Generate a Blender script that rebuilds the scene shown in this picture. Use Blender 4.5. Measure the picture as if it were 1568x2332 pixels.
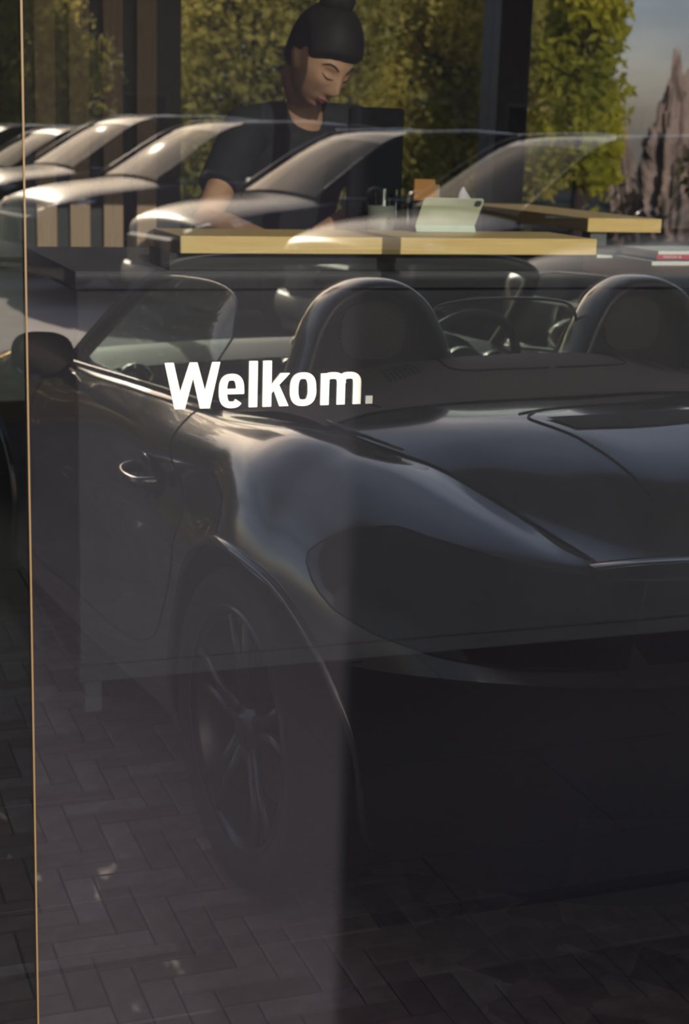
import bpy, math, random
import numpy as np
from mathutils import Vector, Matrix, noise
from mathutils.bvhtree import BVHTree

# ------------------------------------------------------------------ scene, camera, light
for o in list(bpy.data.objects):
    bpy.data.objects.remove(o, do_unlink=True)
S = bpy.context.scene
COL = S.collection
R = math.radians
PI = math.pi

THETA = R(20.0)                 # camera yaw against the window's normal (+Y)
CAM = Vector((0.0, -1.8 * math.cos(THETA), 1.57))
FPX = 3600.0
TILT = math.atan(856 / 3600.0)
ROLL = math.atan(0.0307)
vdir = Vector((math.sin(THETA), math.cos(THETA), 0))
rdir = Vector((math.cos(THETA), -math.sin(THETA), 0))
zup = Vector((0, 0, 1))
fwd = vdir * math.cos(TILT) - zup * math.sin(TILT)
up0 = rdir.cross(fwd)
cright = rdir * math.cos(ROLL) + up0 * math.sin(ROLL)
cup = -rdir * math.sin(ROLL) + up0 * math.cos(ROLL)
cam_d = bpy.data.cameras.new('camera')
cam_d.sensor_fit = 'VERTICAL'
cam_d.sensor_height = 36.0
cam_d.sensor_width = 24.0
cam_d.lens = FPX / 2332.0 * 36.0
cam_d.clip_start = 0.05
cam_d.clip_end = 300
cam_d.dof.use_dof = True
cam_d.dof.focus_distance = 2.3
cam_d.dof.aperture_fstop = 8.0
cam = bpy.data.objects.new('camera', cam_d)
COL.objects.link(cam)
M3 = Matrix((cright, cup, -fwd)).transposed()
cam.matrix_world = Matrix.Translation(CAM) @ M3.to_4x4()
S.camera = cam

S.view_settings.view_transform = 'Standard'
S.view_settings.look = 'None'
S.view_settings.gamma = 1.0
S.view_settings.use_curve_mapping = False
S.view_settings.exposure = 0.0
S.cycles.use_denoising = True
S.cycles.max_bounces = 8
S.cycles.transparent_max_bounces = 16
S.cycles.sample_clamp_indirect = 6.0

SUN_AZ = R(0.0)               # from -Y towards -X (negative: towards +X)
SUN_EL = R(20.5)
sun_dir = Vector((-math.sin(SUN_AZ) * math.cos(SUN_EL), -math.cos(SUN_AZ) * math.cos(SUN_EL), math.sin(SUN_EL)))
sl = bpy.data.lights.new('sun', 'SUN')
sl.energy = 6.8
sl.angle = R(0.1)
sl.color = (1.0, 0.88, 0.70)
sun = bpy.data.objects.new('sun', sl)
COL.objects.link(sun)
sun.rotation_euler = sun_dir.to_track_quat('Z', 'Y').to_euler()
sun.location = (0, -10, 20)

world = bpy.data.worlds.new('world')
S.world = world
world.use_nodes = True
wn = world.node_tree
wn.nodes.clear()
w_out = wn.nodes.new('ShaderNodeOutputWorld')
w_bg = wn.nodes.new('ShaderNodeBackground')
w_sky = wn.nodes.new('ShaderNodeTexSky')
w_sky.sky_type = 'NISHITA'
w_sky.sun_disc = False
w_sky.sun_elevation = SUN_EL
w_sky.sun_rotation = math.atan2(sun_dir.x, sun_dir.y)
w_sky.air_density = 1.0
w_sky.dust_density = 1.4
w_tc = wn.nodes.new('ShaderNodeTexCoord')
w_map = wn.nodes.new('ShaderNodeMapping')
w_map.inputs['Scale'].default_value = (1.0, 1.0, 3.2)
w_nz = wn.nodes.new('ShaderNodeTexNoise')
w_nz.inputs['Scale'].default_value = 2.6
w_nz.inputs['Detail'].default_value = 7
w_nz.inputs['Roughness'].default_value = 0.58
w_ramp = wn.nodes.new('ShaderNodeValToRGB')
w_ramp.color_ramp.elements[0].position = 0.38
w_ramp.color_ramp.elements[1].position = 0.64
w_mix = wn.nodes.new('ShaderNodeMixRGB')
w_mul = wn.nodes.new('ShaderNodeMixRGB')
w_mul.blend_type = 'MULTIPLY'
w_mul.inputs[0].default_value = 1.0
w_mul.inputs[2].default_value = (2.3, 2.05, 1.8, 1)
w_f = wn.nodes.new('ShaderNodeMath')
w_f.operation = 'MULTIPLY'
w_f.inputs[1].default_value = 0.75
L = wn.links.new
L(w_tc.outputs['Generated'], w_map.inputs['Vector'])
L(w_map.outputs['Vector'], w_nz.inputs['Vector'])
L(w_nz.outputs['Fac'], w_ramp.inputs['Fac'])
L(w_sky.outputs['Color'], w_mul.inputs[1])
L(w_ramp.outputs['Color'], w_f.inputs[0])
L(w_f.outputs[0], w_mix.inputs['Fac'])
L(w_sky.outputs['Color'], w_mix.inputs[1])
L(w_mul.outputs['Color'], w_mix.inputs[2])
L(w_mix.outputs['Color'], w_bg.inputs['Color'])
w_bg.inputs['Strength'].default_value = 0.135
L(w_bg.outputs['Background'], w_out.inputs['Surface'])

# ------------------------------------------------------------------ helpers
def mirror_pt(x, D, z=0.0):
    """ground position of a thing on the street that the window shows x to the side and D away"""
    p = Vector((CAM.x, CAM.y, 0)) + rdir * x + vdir * D
    return Vector((p.x, -p.y, z))

def crom(P, n):
    """Catmull-Rom resampling of the first axis of P, n points per span"""
    P = np.asarray(P, float)
    P = np.concatenate([2 * P[:1] - P[1:2], P, 2 * P[-1:] - P[-2:-1]])
    out = []
    for i in range(1, len(P) - 2):
        for k in range(n):
            t = k / n
            a, b, c, d = P[i - 1], P[i], P[i + 1], P[i + 2]
            out.append(0.5 * (2 * b + (c - a) * t + (2 * a - 5 * b + 4 * c - d) * t * t + (3 * b - a - 3 * c + d) * t ** 3))
    out.append(P[-2])
    return np.array(out)

class MB:
    def __init__(self):
        self.v = []
        self.f = []
    def add(self, vs, fs):
        b = len(self.v)
        self.v += [tuple(map(float, p)) for p in vs]
        self.f += [tuple(b + i for i in f) for f in fs]
        return self
    def box(self, x0, x1, y0, y1, z0, z1, bev=0.0):
        if bev <= 0:
            vs = [(x, y, z) for z in (z0, z1) for y in (y0, y1) for x in (x0, x1)]
            return self.add(vs, [(0, 2, 3, 1), (4, 5, 7, 6), (0, 1, 5, 4), (2, 6, 7, 3), (0, 4, 6, 2), (1, 3, 7, 5)])
        b = bev
        def ring(d, z):
            X0, X1, Y0, Y1 = x0 + d, x1 - d, y0 + d, y1 - d
            return [(X0 + b, Y0, z), (X1 - b, Y0, z), (X1, Y0 + b, z), (X1, Y1 - b, z), (X1 - b, Y1, z), (X0 + b, Y1, z), (X0, Y1 - b, z), (X0, Y0 + b, z)]
        vs = ring(b, z0) + ring(0, z0 + b) + ring(0, z1 - b) + ring(b, z1)
        fs = [tuple(range(7, -1, -1)), tuple(range(24, 32))]
        for k in range(3):
            for i in range(8):
                j = (i + 1) % 8
                fs.append((k * 8 + i, k * 8 + j, k * 8 + 8 + j, k * 8 + 8 + i))
        return self.add(vs, fs)
    def grid(self, A, closed_u=False, closed_v=False):
        A = np.asarray(A, float)
        nu, nv = A.shape[:2]
        fs = []
        for i in range(nu if closed_u else nu - 1):
            for j in range(nv if closed_v else nv - 1):
                i2, j2 = (i + 1) % nu, (j + 1) % nv
                fs.append((i * nv + j, i2 * nv + j, i2 * nv + j2, i * nv + j2))
        return self.add(A.reshape(-1, 3), fs)
    def tube(self, P, r, n=10, cap=True, sc=None, up=None, closed=False):
        """sweep of a circle (or ellipse sc=(a,b)) along a polyline; r a number or list"""
        P = [Vector(p) for p in P]
        m = len(P)
        rr = r if hasattr(r, '__len__') else [r] * m
        rings = []
        prev = None
        for i, p in enumerate(P):
            if closed:
                t = (P[(i + 1) % m] - P[i - 1]).normalized()
            else:
                t = (P[min(i + 1, m - 1)] - P[max(i - 1, 0)]).normalized()
            ref = Vector(up) if up is not None else (prev if prev is not None else (Vector((0, 0, 1)) if abs(t.z) < .9 else Vector((1, 0, 0))))
            a = (ref - t * ref.dot(t)).normalized()
            b = t.cross(a)
            prev = a
            s = sc or (1, 1)
            rings.append([p + a * (math.cos(2 * PI * k / n) * rr[i] * s[0]) + b * (math.sin(2 * PI * k / n) * rr[i] * s[1]) for k in range(n)])
        vs = [q for rg in rings for q in rg]
        fs = []
        for i in range(m if closed else m - 1):
            i2 = (i + 1) % m
            for k in range(n):
                k2 = (k + 1) % n
                fs.append((i * n + k, i * n + k2, i2 * n + k2, i2 * n + k))
        if cap and not closed:
            fs.append(tuple(range(n - 1, -1, -1)))
            fs.append(tuple((m - 1) * n + k for k in range(n)))
        return self.add(vs, fs)
    def lathe(self, prof, n=32, axis='Z', c=(0, 0, 0)):
        """profile of (radius, height) turned about an axis"""
        vs = []
        for rr, h in prof:
            for k in range(n):
                a = 2 * PI * k / n
                x, y, z = rr * math.cos(a), rr * math.sin(a), h
                if axis == 'Y':
                    x, y, z = x, z, -y
                if axis == 'X':
                    x, y, z = z, x, y
                vs.append((x + c[0], y + c[1], z + c[2]))
        fs = []
        for i in range(len(prof) - 1):
            for k in range(n):
                k2 = (k + 1) % n
                fs.append((i * n + k, i * n + k2, (i + 1) * n + k2, (i + 1) * n + k))
        return self.add(vs, fs)
    def prism(self, poly, d, z0, z1):
        """polygon in the XZ plane (d='Y') or XY plane (d='Z') or YZ plane (d='X') extruded between z0 and z1"""
        n = len(poly)
        mk = {'Y': lambda p, h: (p[0], h, p[1]), 'Z': lambda p, h: (p[0], p[1], h), 'X': lambda p, h: (h, p[0], p[1])}[d]
        vs = [mk(p, z0) for p in poly] + [mk(p, z1) for p in poly]
        fs = [tuple(range(n)), tuple(range(2 * n - 1, n - 1, -1))]
        fs += [(i, i + n, (i + 1) % n + n, (i + 1) % n) for i in range(n)]
        return self.add(vs, fs)
    def ell(self, c, r, n=16, m=10):
        vs, fs = [], []
        for i in range(m + 1):
            a = PI * i / m
            for k in range(n):
                b = 2 * PI * k / n
                vs.append((c[0] + r[0] * math.sin(a) * math.cos(b), c[1] + r[1] * math.sin(a) * math.sin(b), c[2] + r[2] * math.cos(a)))
        for i in range(m):
            for k in range(n):
                k2 = (k + 1) % n
                fs.append((i * n + k, (i + 1) * n + k, (i + 1) * n + k2, i * n + k2))
        return self.add(vs, fs)
    def mirrored_y(self):
        b = len(self.v)
        vs = [(x, -y, z) for x, y, z in self.v]
        fs = [tuple(reversed(f)) for f in self.f]
        return self.add(vs, fs)
    def mesh(self, name, smooth=False, mats=None, fix=True):
        me = bpy.data.meshes.new(name)
        me.from_pydata(self.v, [], self.f)
        me.validate()
        if fix:
            import bmesh
            bm = bmesh.new()
            bm.from_mesh(me)
            bmesh.ops.remove_doubles(bm, verts=bm.verts, dist=1e-5)
            bmesh.ops.recalc_face_normals(bm, faces=bm.faces)
            bm.to_mesh(me)
            bm.free()
        if smooth:
            me.polygons.foreach_set('use_smooth', [True] * len(me.polygons))
            if smooth != 'all':
                me.set_sharp_from_angle(angle=R(smooth if isinstance(smooth, (int, float)) and smooth is not True else 38))
        me.update()
        return me

def link(name, me, mat=None, parent=None, loc=None, rotz=0.0, kind=None):
    o = bpy.data.objects.new(name, me)
    COL.objects.link(o)
    if mat is not None and me is not None and len(me.materials) == 0:
        me.materials.append(mat)
    if parent is not None:
        o.parent = parent
    if loc is not None:
        o.location = loc
    if rotz:
        o.rotation_euler = (0, 0, rotz)
    if kind:
        o['kind'] = kind
    return o

def part(name, mb, mat, parent=None, smooth=False, **k):
    return link(name, mb.mesh(name, smooth), mat, parent, **k)

def tag(o, label, cat, group=None):
    o['label'] = label
    o['category'] = cat
    if group:
        o['group'] = group
    return o

def thing(name, label, cat, loc=(0, 0, 0), rotz=0.0, group=None):
    o = link(name, None, loc=loc, rotz=rotz)
    return tag(o, label, cat, group)

def struct(name, mb, mat, parent=None, smooth=False):
    o = part(name, mb, mat, parent, smooth)
    if parent is None:
        o['kind'] = 'structure'
    return o

def copy_tree(o, parent=None):
    c = o.copy()
    COL.objects.link(c)
    c.parent = parent
    for ch in [x for x in KIDS.get(o.name, [])]:
        copy_tree(ch, c)
    return c
KIDS = {}
def index_kids():
    KIDS.clear()
    for o in bpy.data.objects:
        if o.parent:
            KIDS.setdefault(o.parent.name, []).append(o)

# ------------------------------------------------------------------ materials
def mat(name, col, rough=0.5, metal=0.0, var=0.0, scale=8.0, bump=0.0, coat=0.0, spec=0.5, stretch=None, col2=None, coat_rough=0.03, detail=4):
    m = bpy.data.materials.new(name)
    m.use_nodes = True
    nt = m.node_tree
    b = nt.nodes['Principled BSDF']
    b.inputs['Base Color'].default_value = (*col, 1)
    b.inputs['Roughness'].default_value = rough
    b.inputs['Metallic'].default_value = metal
    b.inputs['Specular IOR Level'].default_value = spec
    b.inputs['Coat Weight'].default_value = coat
    b.inputs['Coat Roughness'].default_value = coat_rough
    if var > 0 or bump > 0 or col2 is not None:
        tc = nt.nodes.new('ShaderNodeTexCoord')
        mp = nt.nodes.new('ShaderNodeMapping')
        if stretch:
            mp.inputs['Scale'].default_value = stretch
        nz = nt.nodes.new('ShaderNodeTexNoise')
        nz.inputs['Scale'].default_value = scale
        nz.inputs['Detail'].default_value = detail
        nt.links.new(tc.outputs['Object'], mp.inputs['Vector'])
        nt.links.new(mp.outputs['Vector'], nz.inputs['Vector'])
        if var > 0 or col2 is not None:
            rp = nt.nodes.new('ShaderNodeValToRGB')
            c2 = col2 if col2 is not None else tuple(min(1, c * (1 + var)) for c in col)
            c1 = col if col2 is not None else tuple(c * (1 - var) for c in col)
            rp.color_ramp.elements[0].color = (*c1, 1)
            rp.color_ramp.elements[1].color = (*c2, 1)
            rp.color_ramp.elements[0].position = 0.3
            rp.color_ramp.elements[1].position = 0.7
            nt.links.new(nz.outputs['Fac'], rp.inputs['Fac'])
            nt.links.new(rp.outputs['Color'], b.inputs['Base Color'])
        if bump > 0:
            bp = nt.nodes.new('ShaderNodeBump')
            bp.inputs['Strength'].default_value = bump
            bp.inputs['Distance'].default_value = 0.02
            nt.links.new(nz.outputs['Fac'], bp.inputs['Height'])
            nt.links.new(bp.outputs['Normal'], b.inputs['Normal'])
    return m

def wood(name, c1, c2, stretch, scale=14):
    m = mat(name, c1, 0.45, var=0.0, scale=scale, stretch=stretch, col2=c2, bump=0.04, detail=9)
    nt = m.node_tree
    nz = [n for n in nt.nodes if n.type == 'TEX_NOISE'][0]
    nz.inputs['Roughness'].default_value = 0.65
    nz.inputs['Distortion'].default_value = 0.4
    return m

def glassy(name, tint, refl, haze=0.0, haze_col=(0.52, 0.50, 0.70), rough=0.0):
    m = bpy.data.materials.new(name)
    m.use_nodes = True
    nt = m.node_tree
    nt.nodes.remove(nt.nodes['Principled BSDF'])
    out = nt.nodes['Material Output']
    tr = nt.nodes.new('ShaderNodeBsdfTransparent')
    tr.inputs['Color'].default_value = (*tint, 1)
    gl = nt.nodes.new('ShaderNodeBsdfGlossy')
    gl.inputs['Roughness'].default_value = rough
    gl.inputs['Color'].default_value = (1, 1, 1, 1)
    mx = nt.nodes.new('ShaderNodeMixShader')
    mx.inputs['Fac'].default_value = refl
    nt.links.new(tr.outputs[0], mx.inputs[1])
    nt.links.new(gl.outputs[0], mx.inputs[2])
    last = mx
    if haze > 0:
        df = nt.nodes.new('ShaderNodeBsdfDiffuse')
        df.inputs['Color'].default_value = (*haze_col, 1)
        m2 = nt.nodes.new('ShaderNodeMixShader')
        nz = nt.nodes.new('ShaderNodeTexNoise')
        nz.inputs['Scale'].default_value = 3.0
        nz.inputs['Detail'].default_value = 5
        mr = nt.nodes.new('ShaderNodeMapRange')
        mr.inputs['From Min'].default_value = 0.3
        mr.inputs['From Max'].default_value = 0.7
        mr.inputs['To Min'].default_value = haze * 0.8
        mr.inputs['To Max'].default_value = haze * 1.2
        # dust film; its fade with height is shaped for the pale veil
        tc = nt.nodes.new('ShaderNodeTexCoord')
        sx = nt.nodes.new('ShaderNodeSeparateXYZ')
        hz = nt.nodes.new('ShaderNodeMapRange')
        hz.inputs['From Min'].default_value = 0.75
        hz.inputs['From Max'].default_value = 1.75
        hz.inputs['To Min'].default_value = 1.3
        hz.inputs['To Max'].default_value = 0.22
        mu = nt.nodes.new('ShaderNodeMath')
        mu.operation = 'MULTIPLY'
        nt.links.new(tc.outputs['Object'], sx.inputs[0])
        nt.links.new(sx.outputs['Z'], hz.inputs['Value'])
        nt.links.new(nz.outputs['Fac'], mr.inputs['Value'])
        nt.links.new(mr.outputs['Result'], mu.inputs[0])
        nt.links.new(hz.outputs['Result'], mu.inputs[1])
        nt.links.new(mu.outputs[0], m2.inputs['Fac'])
        nt.links.new(mx.outputs[0], m2.inputs[1])
        nt.links.new(df.outputs[0], m2.inputs[2])
        last = m2
    nt.links.new(last.outputs[0], out.inputs['Surface'])
    return m

M = {}
M['pane'] = glassy('window_glass', (0.96, 0.93, 0.97), 0.34, 0.0195)
M['pane_left'] = glassy('window_glass_side', (0.80, 0.82, 0.86), 0.20, 0.003)
M['pane_rear'] = glassy('window_glass_rear', (0.72, 0.68, 0.76), 0.04)
M['pane_edge'] = glassy('window_glass_edge', (0.75, 0.85, 0.82), 0.05)
M['sealant'] = mat('sealant', (0.16, 0.10, 0.045), 0.5)
M['vinyl'] = mat('white_vinyl', (0.93, 0.94, 0.88), 0.5)
M['frame'] = mat('dark_frame', (0.025, 0.025, 0.03), 0.4, var=.1)
M['cladding'] = mat('cladding', (0.05, 0.045, 0.05), 0.6, var=.25, scale=3)
M['room'] = mat('room_wall', (0.035, 0.033, 0.042), 0.8, var=.15, scale=2)
M['ceil'] = mat('ceiling', (0.05, 0.05, 0.055), 0.8, var=.1, scale=2)
M['tile'] = mat('floor_tile', (0.020, 0.018, 0.025), 0.45, var=.35, scale=60)
M['grout'] = mat('grout', (0.07, 0.065, 0.07), 0.8, var=.2, scale=30)
M['mat_black'] = mat('black_mat', (0.008, 0.008, 0.01), 0.9, var=.3, scale=80)
M['steel'] = mat('dark_strip', (0.03, 0.029, 0.038), 0.4, var=.15, scale=20)
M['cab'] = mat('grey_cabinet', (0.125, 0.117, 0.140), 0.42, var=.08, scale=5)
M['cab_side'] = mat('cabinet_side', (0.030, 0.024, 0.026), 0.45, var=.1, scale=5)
M['leg'] = mat('cabinet_leg', (0.17, 0.165, 0.185), 0.4, var=.06)
M['riser'] = mat('black_riser', (0.010, 0.010, 0.013), 0.5, var=.1)
M['oak'] = wood('oak', (0.80, 0.50, 0.19), (0.95, 0.66, 0.30), (0.35, 6, 14))
M['oak_end'] = wood('oak_end', (0.30, 0.20, 0.12), (0.40, 0.27, 0.15), (6, 1, 8))
M['brown_top'] = wood('brown_top', (0.16, 0.085, 0.045), (0.23, 0.125, 0.062), (1, 6, 6))
M['slat'] = wood('slat_wood', (0.30, 0.185, 0.12), (0.42, 0.27, 0.18), (9, 9, 0.35))

def view_pt(x, D, z=0.0):
    """ground position x to the side and D ahead of the camera, behind the building"""
    p = Vector((CAM.x, CAM.y, 0)) + rdir * x + vdir * D
    return Vector((p.x, p.y, z))

# ------------------------------------------------------------------ building shell
def pane(name, x0, x1, z0, z1, m):
    mb = MB().box(x0, x1, 0.0, 0.012, z0, z1)
    me = mb.mesh(name)
    me.materials.append(m)
    me.materials.append(M['pane_edge'])
    for p in me.polygons:
        p.material_index = 0 if p.normal.y < -0.9 else 1
    o = link(name, me)
    o['kind'] = 'structure'
    return o
pane('window_1', 0.2514, 1.41, 0.16, 3.40, M['pane'])
pane('window_2', -2.60, 0.2496, 0.16, 3.40, M['pane_left'])
pane('window_3', 1.46, 5.60, 0.16, 3.40, M['pane'])
struct('trim_1', MB().box(0.2496, 0.2514, -0.002, 0.014, 0.16, 3.40), M['sealant'])
struct('trim_2', MB().box(1.41, 1.46, -0.03, 0.08, 0.16, 3.40, .004), M['frame'])
struct('trim_3', MB().box(-2.66, -2.60, -0.03, 0.08, 0.16, 3.40, .004), M['frame'])
struct('trim_4', MB().box(5.60, 5.66, -0.03, 0.08, 0.16, 3.40, .004), M['frame'])
struct('trim_5', MB().box(-2.66, 5.66, -0.04, 0.03, 0.10, 0.16, .004), M['frame'])
struct('trim_6', MB().box(-2.66, 5.66, -0.04, 0.08, 3.40, 3.50, .004), M['frame'])
fr = MB().box(-14, 12, -0.05, 0.30, 3.50, 6.4).box(-14, -2.66, -0.05, 0.30, 0.0, 3.50).box(5.66, 12, -0.05, 0.30, 0.0, 3.50).box(-2.66, 5.66, -0.05, 0.03, 0.0, 0.10)
struct('wall_front', fr, M['cladding'])
struct('shade_canopy', MB().box(-14, 12, -1.7, -0.051, 3.76, 3.9, .01), M['cladding'])  # canopy added out of view to darken bumper and pavement
struct('wall_back', MB().box(-2.8, 1.84, 6.60, 6.75, 0.0, 3.50).box(1.84, 8.0, 6.60, 6.75, 3.30, 3.50).box(1.84, 8.0, 6.60, 6.75, 0.0, 0.18), M['room'])
struct('trim_7', MB().box(3.83, 4.02, 6.56, 6.80, 0.18, 3.30, .005), M['frame'])
struct('trim_8', MB().box(1.84, 1.90, 6.62, 6.72, 0.18, 3.30, .005), M['frame'])
for nm_, xa, xb in (('window_4', 1.90, 3.83), ('window_5', 4.02, 8.0)):
    o_ = part(nm_, MB().box(xa, xb, 6.66, 6.672, 0.18, 3.30), M['pane_rear'])
    o_['kind'] = 'structure'
struct('wall_left', MB().box(-2.80, -2.66, 0.30, 6.60, 0.0, 3.50), M['room'])
struct('wall_right', MB().box(8.0, 8.14, 0.03, 6.75, 0.0, 3.50), M['room'])
struct('ceiling', MB().box(-2.8, 8.14, 0.02, 6.75, 3.50, 3.62), M['ceil'])

fl = struct('floor', MB().box(-2.66, 8.0, 0.031, 6.6, -0.02, 0.128), M['grout'])
tile_me = {}
ys = [0.832, 1.030, 1.502, 1.972, 2.442, 2.912, 3.382]
xs = [-0.70 + 0.94 * k for k in range(6)]
for j in range(len(ys) - 1):
    for i in range(len(xs) - 1):
        key = round(ys[j + 1] - ys[j], 3)
        if key not in tile_me:
            me = MB().box(0.0015, 0.9385, 0.0015, key - 0.0015, 0, 0.022, 0.001).mesh('floor_tile')
            me.materials.append(M['tile'])
            tile_me[key] = me
        sh = 0.47 * (j % 2)
        link('floor_tile', tile_me[key], parent=fl, loc=(xs[i] + sh, ys[j], 0.128 + 0.0002 * ((i * 7 + j * 3) % 3)))
part('floor_slab', MB().box(-2.66, 8.0, 3.384, 6.6, 0.128, 0.150), M['tile'], fl)
part('threshold_strip', MB().box(-2.66, 8.0, 0.597, 0.785, 0.128, 0.150, .002), M['steel'], fl)
part('drain_channel', MB().box(-2.66, 8.0, 0.787, 0.830, 0.128, 0.134), M['mat_black'], fl)
part('entrance_mat', MB().box(-2.66, 8.0, 0.034, 0.595, 0.128, 0.147, .002), M['mat_black'], fl)

# ------------------------------------------------------------------ street
M['sand'] = mat('joint_sand', (0.030, 0.024, 0.024), 0.95, var=.4, scale=120)
M['asphalt'] = mat('asphalt', (0.34, 0.295, 0.28), 0.85, var=.22, scale=1.2, detail=10)
def brick_mat(name, rnd):
    m = mat(name, (0.20, 0.138, 0.134), 0.75, var=.32, scale=16, bump=.35, detail=8)
    nt = m.node_tree
    b = nt.nodes['Principled BSDF']
    rp = [n for n in nt.nodes if n.type == 'VALTORGB'][0]
    hs = nt.nodes.new('ShaderNodeHueSaturation')
    mr = nt.nodes.new('ShaderNodeMapRange')
    mr.inputs['To Min'].default_value = 0.62
    mr.inputs['To Max'].default_value = 1.35
    ms = nt.nodes.new('ShaderNodeMapRange')
    ms.inputs['To Min'].default_value = 1.25
    ms.inputs['To Max'].default_value = 0.55
    if rnd:
        oi = nt.nodes.new('ShaderNodeObjectInfo')
        src = oi.outputs['Random']
    else:
        tc = nt.nodes.new('ShaderNodeTexCoord')
        vo = nt.nodes.new('ShaderNodeTexVoronoi')
        vo.inputs['Scale'].default_value = 9
        nt.links.new(tc.outputs['Object'], vo.inputs['Vector'])
        sp = nt.nodes.new('ShaderNodeSeparateColor')
        nt.links.new(vo.outputs['Color'], sp.inputs[0])
        src = sp.outputs[0]
    nt.links.new(src, mr.inputs['Value'])
    nt.links.new(src, ms.inputs['Value'])
    nt.links.new(mr.outputs['Result'], hs.inputs['Value'])
    nt.links.new(ms.outputs['Result'], hs.inputs['Saturation'])
    nt.links.new(rp.outputs['Color'], hs.inputs['Color'])
    nt.links.new(hs.outputs['Color'], b.inputs['Base Color'])
    return m
M['brick'] = brick_mat('paving_brick', True)
M['brick_far'] = brick_mat('paving_brick_far', False)

M['grass'] = mat('rear_grass_shaded', (0.030, 0.036, 0.014), 0.9, var=.4, scale=1.5)  # dark green carries the shade on the rear ground
M['path'] = mat('sunlit_path', (0.50, 0.47, 0.42), 0.85, var=.15, scale=2)
rg = struct('ground_rear', MB().box(-40, 60, 6.76, 90, -0.3, -0.012), M['grass'])
part('path', MB().box(-30, 50, 16.6, 18.0, -0.012, -0.004), M['path'], rg)  # added strip, sunlit ground put into its pale colour
struct('ground', MB().box(-60, 70, -90, -7.5, -0.3, -0.012), M['asphalt'])
pv = struct('pavement', MB().box(-14, 16, -7.5, -0.05, -0.3, -0.010), M['sand'])
BL, BW = 0.195, 0.065
rng = random.Random(4)
def brick_top(mb, x, y, L_, W_, z):
    g, c = 0.0016, 0.0035
    x0, x1, y0, y1 = x + g, x + L_ - g, y + g, y + W_ - g
    vs = [(x0, y0, -0.03), (x1, y0, -0.03), (x1, y1, -0.03), (x0, y1, -0.03),
          (x0, y0, z - c), (x1, y0, z - c), (x1, y1, z - c), (x0, y1, z - c),
          (x0 + c, y0 + c, z), (x1 - c, y0 + c, z), (x1 - c, y1 - c, z), (x0 + c, y1 - c, z)]
    mb.add(vs, [(0, 1, 5, 4), (1, 2, 6, 5), (2, 3, 7, 6), (3, 0, 4, 7), (4, 5, 9, 8), (5, 6, 10, 9), (6, 7, 11, 10), (7, 4, 8, 11), (8, 9, 10, 11)])
bm_h = MB()
brick_top(bm_h, 0, 0, BL, BW, 0.0)
brick_h = bm_h.mesh('brick', fix=False)
brick_h.materials.append(M['brick'])
bm_v = MB()
brick_top(bm_v, 0, 0, BW, BL, 0.0)
brick_v = bm_v.mesh('brick', fix=False)
brick_v.materials.append(M['brick'])
stuff = MB()
cands = []
for b in range(-45, 46):
    for k in range(-130, 131):
        ox, oy = k * BW + b * BL, -k * BW + b * BL
        for (x, y, w, h) in ((ox, oy, BL, BW), (ox, oy - BL, BW, BL)):
            cx, cy = x + w / 2, y + h / 2            # distance from the window, as mirrored
            if not (-3.2 < cx < 4.6 and 0.06 < cy < 7.3):
                continue
            near = 0.05 < cx < 1.15 and 0.55 < cy < 3.35
            cands.append((near, cx, cy, x, y, w, h))
near = sorted([c for c in cands if c[0]], key=lambda c: (c[2] + 1.69) ** 2 + 0.3 * (c[1] - 0.6) ** 2)[:300]
near_set = set(id(c) for c in near)
for c in cands:
    _, cx, cy, x, y, w, h = c
    z = rng.uniform(-0.002, 0.0)
    if id(c) in near_set:
        o = link('brick', brick_h if w > h else brick_v, parent=pv, loc=(x, -y - h, z))
        o.rotation_euler = (rng.uniform(-.006, .006), rng.uniform(-.006, .006), 0)
    else:
        brick_top(stuff, x, -y - h, w, h, z)
sf = link('brick_field', stuff.mesh('brick_field', fix=False), M['brick_far'], pv)
sf['kind'] = 'stuff'

# board added out of view to shade the right half of the window
tp_ = thing('shade_board', 'added shade board high on a thin post by the kerb, out of view', 'shade board', (0.905, -12.0, -.012))
part('board', MB().box(-.281, 1.70, -.05, .05, 4.62, 6.46, .01), M['frame'], tp_)
part('post', MB().tube([(.30, .0, 0), (.30, .0, 4.63)], .045, 14), M['leg'], tp_, 'all')
part('base', MB().box(.10, .50, -.2, .2, 0.0, 0.04, .005), M['cladding'], tp_)

# ------------------------------------------------------------------ lettering on the glass
def gx(c):
    return float(np.interp(c, [44, 329, 677, 1028, 1523], [.400, .446, .501, .560, .645]))
ZB, ZK = 1.270, 0.052 / 325.0
def stroke(mb, pts, w0, w1=None, closed=False):
    """ribbon along a path in letter units (x, height above the base line)"""
    n = len(pts)
    out = []
    for i, (x, y) in enumerate(pts):
        if closed:
            ax, ay = pts[i - 1]
            bx, by = pts[(i + 1) % n]
        else:
            ax, ay = pts[max(i - 1, 0)]
            bx, by = pts[min(i + 1, n - 1)]
        dx, dy = bx - ax, by - ay
        l = math.hypot(dx, dy) or 1
        nx, ny = -dy / l, dx / l
        # thinner where the stroke runs sideways
        wv, wh = w0 / 2, (w1 or w0) / 2
        w = wv * abs(nx) + wh * abs(ny)
        w = (wv * nx * nx + wh * ny * ny)
        out.append(((x + nx * w, y + ny * w), (x - nx * w, y - ny * w)))
    m = n if closed else n - 1
    for i in range(m):
        a, b = out[i], out[(i + 1) % n]
        poly(mb, [a[0], b[0], b[1], a[1]])
POLY_N = [0]
def poly(mb, pts):
    P = [(gx(x), ZB + y * ZK) for x, y in pts]
    n = len(P)
    POLY_N[0] += 1
    y0, y1 = -0.0012 - 0.00002 * (POLY_N[0] % 50), -0.0002
    vs = [(p[0], y0, p[1]) for p in P] + [(p[0], y1, p[1]) for p in P]
    mb.add(vs[:n], [tuple(range(n))])
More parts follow.
